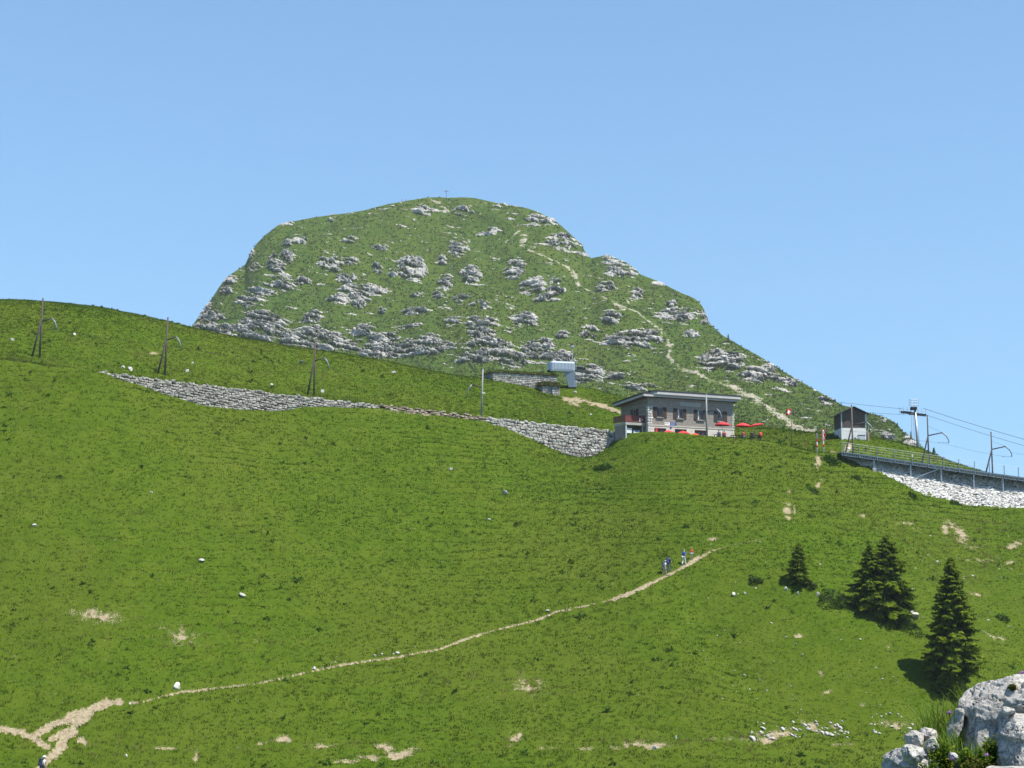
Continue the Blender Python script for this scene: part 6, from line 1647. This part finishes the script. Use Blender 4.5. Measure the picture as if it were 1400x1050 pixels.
def boulder_mat():
    m, nt, bs = new_mat("near_limestone"); g = G(nt); P = g.pos()
    n0 = g.noise(P, 3.5, 4, .6); n1 = g.noise(P, 14, 6, .7); n2 = g.noise(P, 60, 4, .7); n3 = g.noise(P, 9, 3, .55)
    c = g.ramp(n1, [(.28, (.20, .195, .18)), (.44, (.36, .35, .325)), (.60, (.47, .46, .43)), (.78, (.56, .55, .51))])
    c = g.mix(g.ramp(n0, [(.4, 0.), (.68, .5)]), c, (.40, .375, .33))
    c = g.mix(g.ramp(n2, [(.40, .8), (.49, 0.)]), c, (.16, .155, .15))
    spot = g.math('MULTIPLY', g.ramp(n3, [(.60, 0.), (.68, 1.)]), g.ramp(n2, [(.42, 0.), (.55, .8)]))
    c = g.mix(spot, c, (.10, .10, .105))
    vo = g.voro(P, 7.5, 'DISTANCE_TO_EDGE'); mp = g.ramp(vo.outputs['Distance'], [(.0, .75), (.035, 0.)])
    g.l(g.mix(g.math('MULTIPLY', mp, g.ramp(n0, [(.45, 0.), (.6, 1.)])), c, (.09, .085, .08)), bs.inputs['Base Color'])
    b1 = g.bump(n1, .55, .018, None); g.bump(n2, .5, .006, bs, b1)
    bs.inputs['Roughness'].default_value = .92; bs.inputs['Specular IOR Level'].default_value = .12
    return m
mbould = boulder_mat()
import bmesh
def boulder(u, v, ru, rv, ry, Y, cuts, seed, label, sub=6, crack=1.0, rot=0.0, name="limestone_boulder", rough=1.0):
    """rounded block of limestone trimmed by planes (directions in local x, y, z and a share of the radius), creased and pitted"""
    r = np.random.default_rng(seed); s = Y / F_PX
    bm = bmesh.new(); bmesh.ops.create_icosphere(bm, subdivisions=sub, radius=1); bm.verts.ensure_lookup_table()
    N = np.array([q.co[:] for q in bm.verts]); V = np.sign(N) * np.abs(N) ** .86; V /= np.linalg.norm(V, axis=1).max() ** .3
    for n, d in cuts:
        n = np.array(n, float); n /= np.linalg.norm(n); t = V @ n; V = np.where((t > d)[:, None], V - ((t - d) * .93)[:, None] * n, V)
    for _ in range(24):
        n = r.normal(size=3); n /= np.linalg.norm(n); d = r.uniform(.72, .95); t = V @ n; V = np.where((t > d)[:, None], V - ((t - d) * .95)[:, None] * n, V)
    S = np.array([ru * s, ry, rv * s]); W = V * S
    c, sn = math.cos(rot), math.sin(rot); W = np.stack([W[:, 0] * c + W[:, 2] * sn, W[:, 1], -W[:, 0] * sn + W[:, 2] * c], -1)
    big = fbm(W[:, 0] * 4 + seed, W[:, 1] * 4, W[:, 2] * 4, 3, seed); mid = fbm(W[:, 0] * 14, W[:, 1] * 14, W[:, 2] * 14 + seed, 4, seed + 1, .55); fin = fbm(W[:, 0] * 55, W[:, 1] * 55, W[:, 2] * 55, 3, seed + 2)
    q = W + .05 * np.stack([mid, fin, big], -1)
    cr = np.abs(fbm(q[:, 0] * 5.5 + 3, q[:, 1] * 5.5, q[:, 2] * 7.0, 2, seed + 3)); groove = np.clip(1 - cr / .032, 0, 1)
    cr2 = np.abs(fbm(q[:, 0] * 12, q[:, 1] * 12, q[:, 2] * 9 + 7, 2, seed + 5)); groove2 = np.clip(1 - cr2 / .05, 0, 1) * (big > 0)
    nrm = V / np.linalg.norm(V, axis=1)[:, None]
    stp = np.floor((W[:, 2] + .03 * mid + .3 * W[:, 0]) / .085); ledge_ = ((stp * 7919) % 5 - 2) * .006
    disp = rough * (0.022 * big + .009 * mid + .005 * fin + ledge_) - crack * (.034 * groove ** .7 + .014 * groove2)
    W = W + nrm * disp[:, None]
    for q_, c_ in zip(bm.verts, W): q_.co = c_
    me = bpy.data.meshes.new(name); bm.to_mesh(me); bm.free()
    for p_ in me.polygons: p_.use_smooth = True
    o = link(name, me, mbould); o.location = pt(u, v, Y); tag(o, label, "boulder"); return o
boulder(1392, 1018, 90, 100, .40, 9.5, [((-.57, -.1, .82), .80), ((-.96, -.2, .20), .80), ((-.30, -.9, .30), .62), ((.1, -.5, .85), .86)], 401, "big pale limestone boulder at the lower right corner, tallest of the outcrop", crack=1.2, sub=7)
boulder(1424, 965, 52, 34, .30, 9.25, [((-.7, -.3, .6), .72), ((0, -.9, .4), .7)], 402, "cracked pale rock leaning on the big boulder's right, cut by the photo's right edge", sub=5)
boulder(1418, 1042, 62, 68, .34, 8.95, [((-.75, -.2, .62), .84), ((-.9, -.4, -.1), .84), ((-.2, -.95, .25), .66)], 403, "rounded pale boulder in front of the big one, at the photo's right edge", crack=.8, sub=7)
boulder(1398, 1092, 72, 48, .25, 8.6, [((0, 0, 1), .86)], 404, "flat pale slab at the very bottom right below the rounded boulder", sub=5)
boulder(1252, 1072, 48, 60, .32, 9.2, [((-.62, -.2, .75), .74), ((.2, -.9, .35), .68), ((.75, -.2, .6), .76)], 405, "low pale boulder left of the plants, broad base of the left outcrop", crack=1.2, sub=7)
boulder(1251, 1009, 16, 14, .10, 9.25, [((-.6, -.3, .7), .7), ((.5, -.8, .2), .7)], 406, "small split stone on the left outcrop's top, left half", sub=5, crack=.5, rough=.5)
boulder(1270, 1005, 14, 12, .10, 9.3, [((.1, -.3, .95), .8), ((.5, -.8, .2), .7)], 407, "rounded stone on the left outcrop's top, right half", sub=5, crack=.4, rough=.5)
boulder(1274, 1020, 9, 15, .09, 9.12, [((-.3, -.9, .3), .7)], 408, "upright stone wedged below the rounded one on the left outcrop", sub=5, crack=.4, rough=.4, rot=.25)
boulder(1248, 1030, 16, 14, .10, 8.98, [((0, -.8, .5), .7)], 411, "grey stone step on the left outcrop's front", sub=5, crack=.6, rough=.5)
boulder(1306, 992, 9, 24, .12, 9.55, [((-.7, -.5, .2), .7)], 409, "narrow pale slab leaning against the big boulder's left side", sub=5, crack=.5, rough=.5, rot=.42)
boulder(1379, 972, 11, 7, .09, 9.08, [((0, -.4, .9), .7), ((.2, -.9, -.2), .7)], 410, "small jutting stone over a dark hollow between the two right boulders", sub=5, crack=.3, rough=.4)
boulder(1303, 1034, 7, 7, .05, 8.95, [((0, -.5, .8), .7)], 412, "little pale stone among the plants between the boulders", sub=4, crack=.2, rough=.3)

# plants among the rocks
bpy.context.view_layer.update(); _dg = bpy.context.evaluated_depsgraph_get()
def on_rock(u, v):
    """point of the boulders seen at a photograph pixel"""
    d = Vector(pt(u, v, 10.)); hit_, loc, *_ = SC.ray_cast(_dg, Vector((0, 0, 0)) + d.normalized() * 3, d.normalized(), distance=12)
    return np.array(loc) if hit_ else np.array(d)
m_fgleaf = leafmat("rock_plant_leaves", [(0., (.040, .085, .010)), (.4, (.085, .160, .014)), (.7, (.17, .25, .022)), (1., (.32, .34, .035))], .5, .5)
def rock_plant(u, v, Y, hw, hh_, n, leaf, seed, label, flowers=0, mat=None, z0=None):
    r = np.random.default_rng(seed); s = Y / F_PX; P = np.array(pt(u, v, Y)); gz_ = float(mound_z(P[0], P[1])); P = P if z0 is None else on_rock(u, v)
    root = empty("alpine_plant", P); tag(root, label, "plant")
    W, H = hw * s, hh_ * s; st, tips = MB(), []
    for k in range(n):
        a = r.uniform(0, 6.28); q_ = math.sqrt(r.random()); h = H * (1 - .55 * q_ * q_) * r.uniform(.45, 1.05)
        tip = Vector((math.cos(a) * W * q_, math.sin(a) * W * .6 * q_, h)); b0 = Vector((tip.x * .45, tip.y * .45, -.10 if z0 is None else -.008))
        st.tube([b0, (b0 + tip) / 2 + Vector((0, 0, .02)), tip], [.0025, .002, .001], 4, 0, False); tips.append((b0, tip))
    st.build("stem", m_fgleaf if False else mweed, root)
    V, T = [], []
    for b0, tip in tips:
        d = tip - b0; t0 = r.normal(.5, .22)
        for i in range(int(7 + 5 * r.random())):
            f = r.uniform(.25, 1.05); c = b0 + d * f; a = r.uniform(0, 6.28); l = leaf * r.uniform(.6, 1.3)
            dd = Vector((math.cos(a), math.sin(a), r.uniform(-.1, .8))).normalized(); pr = dd.cross(Vector((r.normal(0, .4), r.normal(0, .4), 1))).normalized()
            V += [c, c + dd * l * .5 + pr * l * .24 + Vector((0, 0, l * .06)), c + dd * l, c + dd * l * .5 - pr * l * .24 + Vector((0, 0, l * .06))]; T.append(np.clip(t0 + r.normal(0, .12), 0, 1))
    V = np.array([tuple(x_) for x_ in V]); me = mesh_np("foliage", V, quads=np.arange(len(V)).reshape(-1, 4), smooth=False); attr(me, "tint", np.repeat(T, 4)); link("foliage", me, mat or m_fgleaf, root)
    return root
rock_plant(1287, 1046, 9.05, 20, 34, 80, .026, 1, "bushy green plant filling the gap right of the left outcrop")
rock_plant(1272, 1056, 8.9, 15, 18, 55, .024, 2, "dark green plant at the bottom edge in front of the left outcrop")
rock_plant(1333, 1048, 8.95, 24, 28, 85, .024, 3, "bright green leafy plant below the big boulder")
rock_plant(1355, 1030, 9.0, 10, 22, 55, .024, 4, "yellow green plant at the foot of the crack between the right boulders", mat=leafmat("yellow_green_leaves", [(0., (.05, .11, .01)), (.5, (.14, .21, .02)), (1., (.32, .33, .03))], .4))
rock_plant(1340, 1056, 8.75, 24, 18, 90, .022, 5, "low reddish green mat of plants at the bottom edge, right of centre", mat=leafmat("rusty_leaves", [(0., (.05, .03, .012)), (.5, (.09, .085, .02)), (1., (.12, .19, .02))], .3))
rock_plant(1384, 943, 9.17, 6, 8, 40, .014, 6, "small brownish tuft growing on top of the big boulder", z0=1, mat=leafmat("brown_tuft", [(0., (.06, .045, .02)), (.5, (.12, .12, .03)), (1., (.2, .22, .05))], .3))

def tall_grass():
    r = np.random.default_rng(99); V, T = [], []
    spec = [(1262, 1342, 982, 1004, 9.75, 620, (.07, .26)), (1318, 1348, 955, 990, 9.85, 180, (.08, .22)), (1332, 1366, 938, 962, 9.9, 130, (.06, .15)), (1285, 1312, 1000, 1030, 9.2, 160, (.05, .14)), (1310, 1350, 1015, 1040, 9.05, 120, (.04, .12)), (1212, 1250, 1040, 1050, 9.5, 60, (.05, .12)), (1366, 1400, 925, 938, 9.95, 50, (.04, .10)), (1240, 1262, 985, 1000, 9.6, 40, (.03, .09))]
    for u0, u1, v0, v1, Y, n, (l0, l1) in spec:
        for k in range(n):
            Yk = Y + r.normal(0, .1); p = np.array(pt(r.uniform(u0, u1), r.uniform(v0, v1), Yk)); l = r.uniform(l0, l1); a = r.uniform(0, 6.28); ln = r.uniform(.1, .7)
            w_ = r.uniform(.0016, .0034); d = np.array([math.cos(a) * ln, math.sin(a) * ln, 1.]); sd = np.array([math.cos(a + 1.6), .3 * math.sin(a + 1.6), 0.]); cv = np.array([math.cos(a), math.sin(a), -.55]) * ln * l * .55
            p[2] -= .06; pts = [p + d * l * t + cv * t * t for t in (0, .4, .75, 1.0)]; ws = [w_, w_ * .9, w_ * .6, w_ * .1]
            for i in range(3): V += [pts[i] - sd * ws[i], pts[i] + sd * ws[i], pts[i + 1] + sd * ws[i + 1], pts[i + 1] - sd * ws[i + 1]]
            T += [np.clip(r.normal(.55, .2), 0, 1)] * 3
    V = np.array(V); me = mesh_np("tall_grass", V, quads=np.arange(len(V)).reshape(-1, 4)); attr(me, "tint", np.repeat(T, 4))
    tag(link("tall_grass", me, leafmat("long_grass_blades", [(0., (.035, .085, .008)), (.5, (.10, .18, .02)), (.8, (.20, .26, .05)), (1., (.38, .36, .16))], .45)), kind="stuff")
tall_grass()
m_purple = plain("purple_petals", (.36, .16, .46), .6, var=.35, scale=60)
def blossom(u, v, Y, sz, hgt, seed, label):
    r = np.random.default_rng(seed); s = Y / F_PX; P = np.array(pt(u, v, Y)); o = empty("purple_flower", P - np.array([0, 0, hgt])); tag(o, label, "flower")
    MB().tube([(0, 0, -.06), (.006, 0, hgt * .5), (0, 0, hgt)], .0018, 5).build("stem", mweed, o)
    mb = MB()
    for k in range(34):
        d = Vector(r.normal(0, 1, 3)).normalized(); c = Vector((0, 0, hgt)) + Vector((d.x * sz * s * .5, d.y * sz * s * .5, d.z * sz * s * .32)) * r.uniform(.4, 1)
        a = d.cross(Vector(r.normal(0, 1, 3))).normalized(); b_ = d.cross(a); l = sz * s * .16
        mb.add([c - a * l, c + b_ * l * .7, c + a * l, c - b_ * l * .7], [(0, 1, 2, 3)]); mb.add([c + d * l * .4 - a * l * .5, c + d * l * .4 + b_ * l, c + d * l * .9], [(0, 1, 2)])
    mb.build("bloom", m_purple, o)
for k, a_ in enumerate([(1298.5, 974, 9.6, 9, .22, "purple flower head standing in the tall grass left of the big boulder"), (1348.5, 1032, 8.8, 7, .07, "purple flower head among the leafy plants below the big boulder"), (1302, 1037, 8.85, 5, .05, "tiny lilac flower beside the little stone at the bottom"), (1397, 920.5, 9.8, 9, .08, "purple flower head on top of the big boulder at the right edge"), (1386, 926, 9.8, 5, .06, "smaller lilac flower just left of the one on the boulder's top")]):
    blossom(*a_[:5], 500 + k, a_[5])
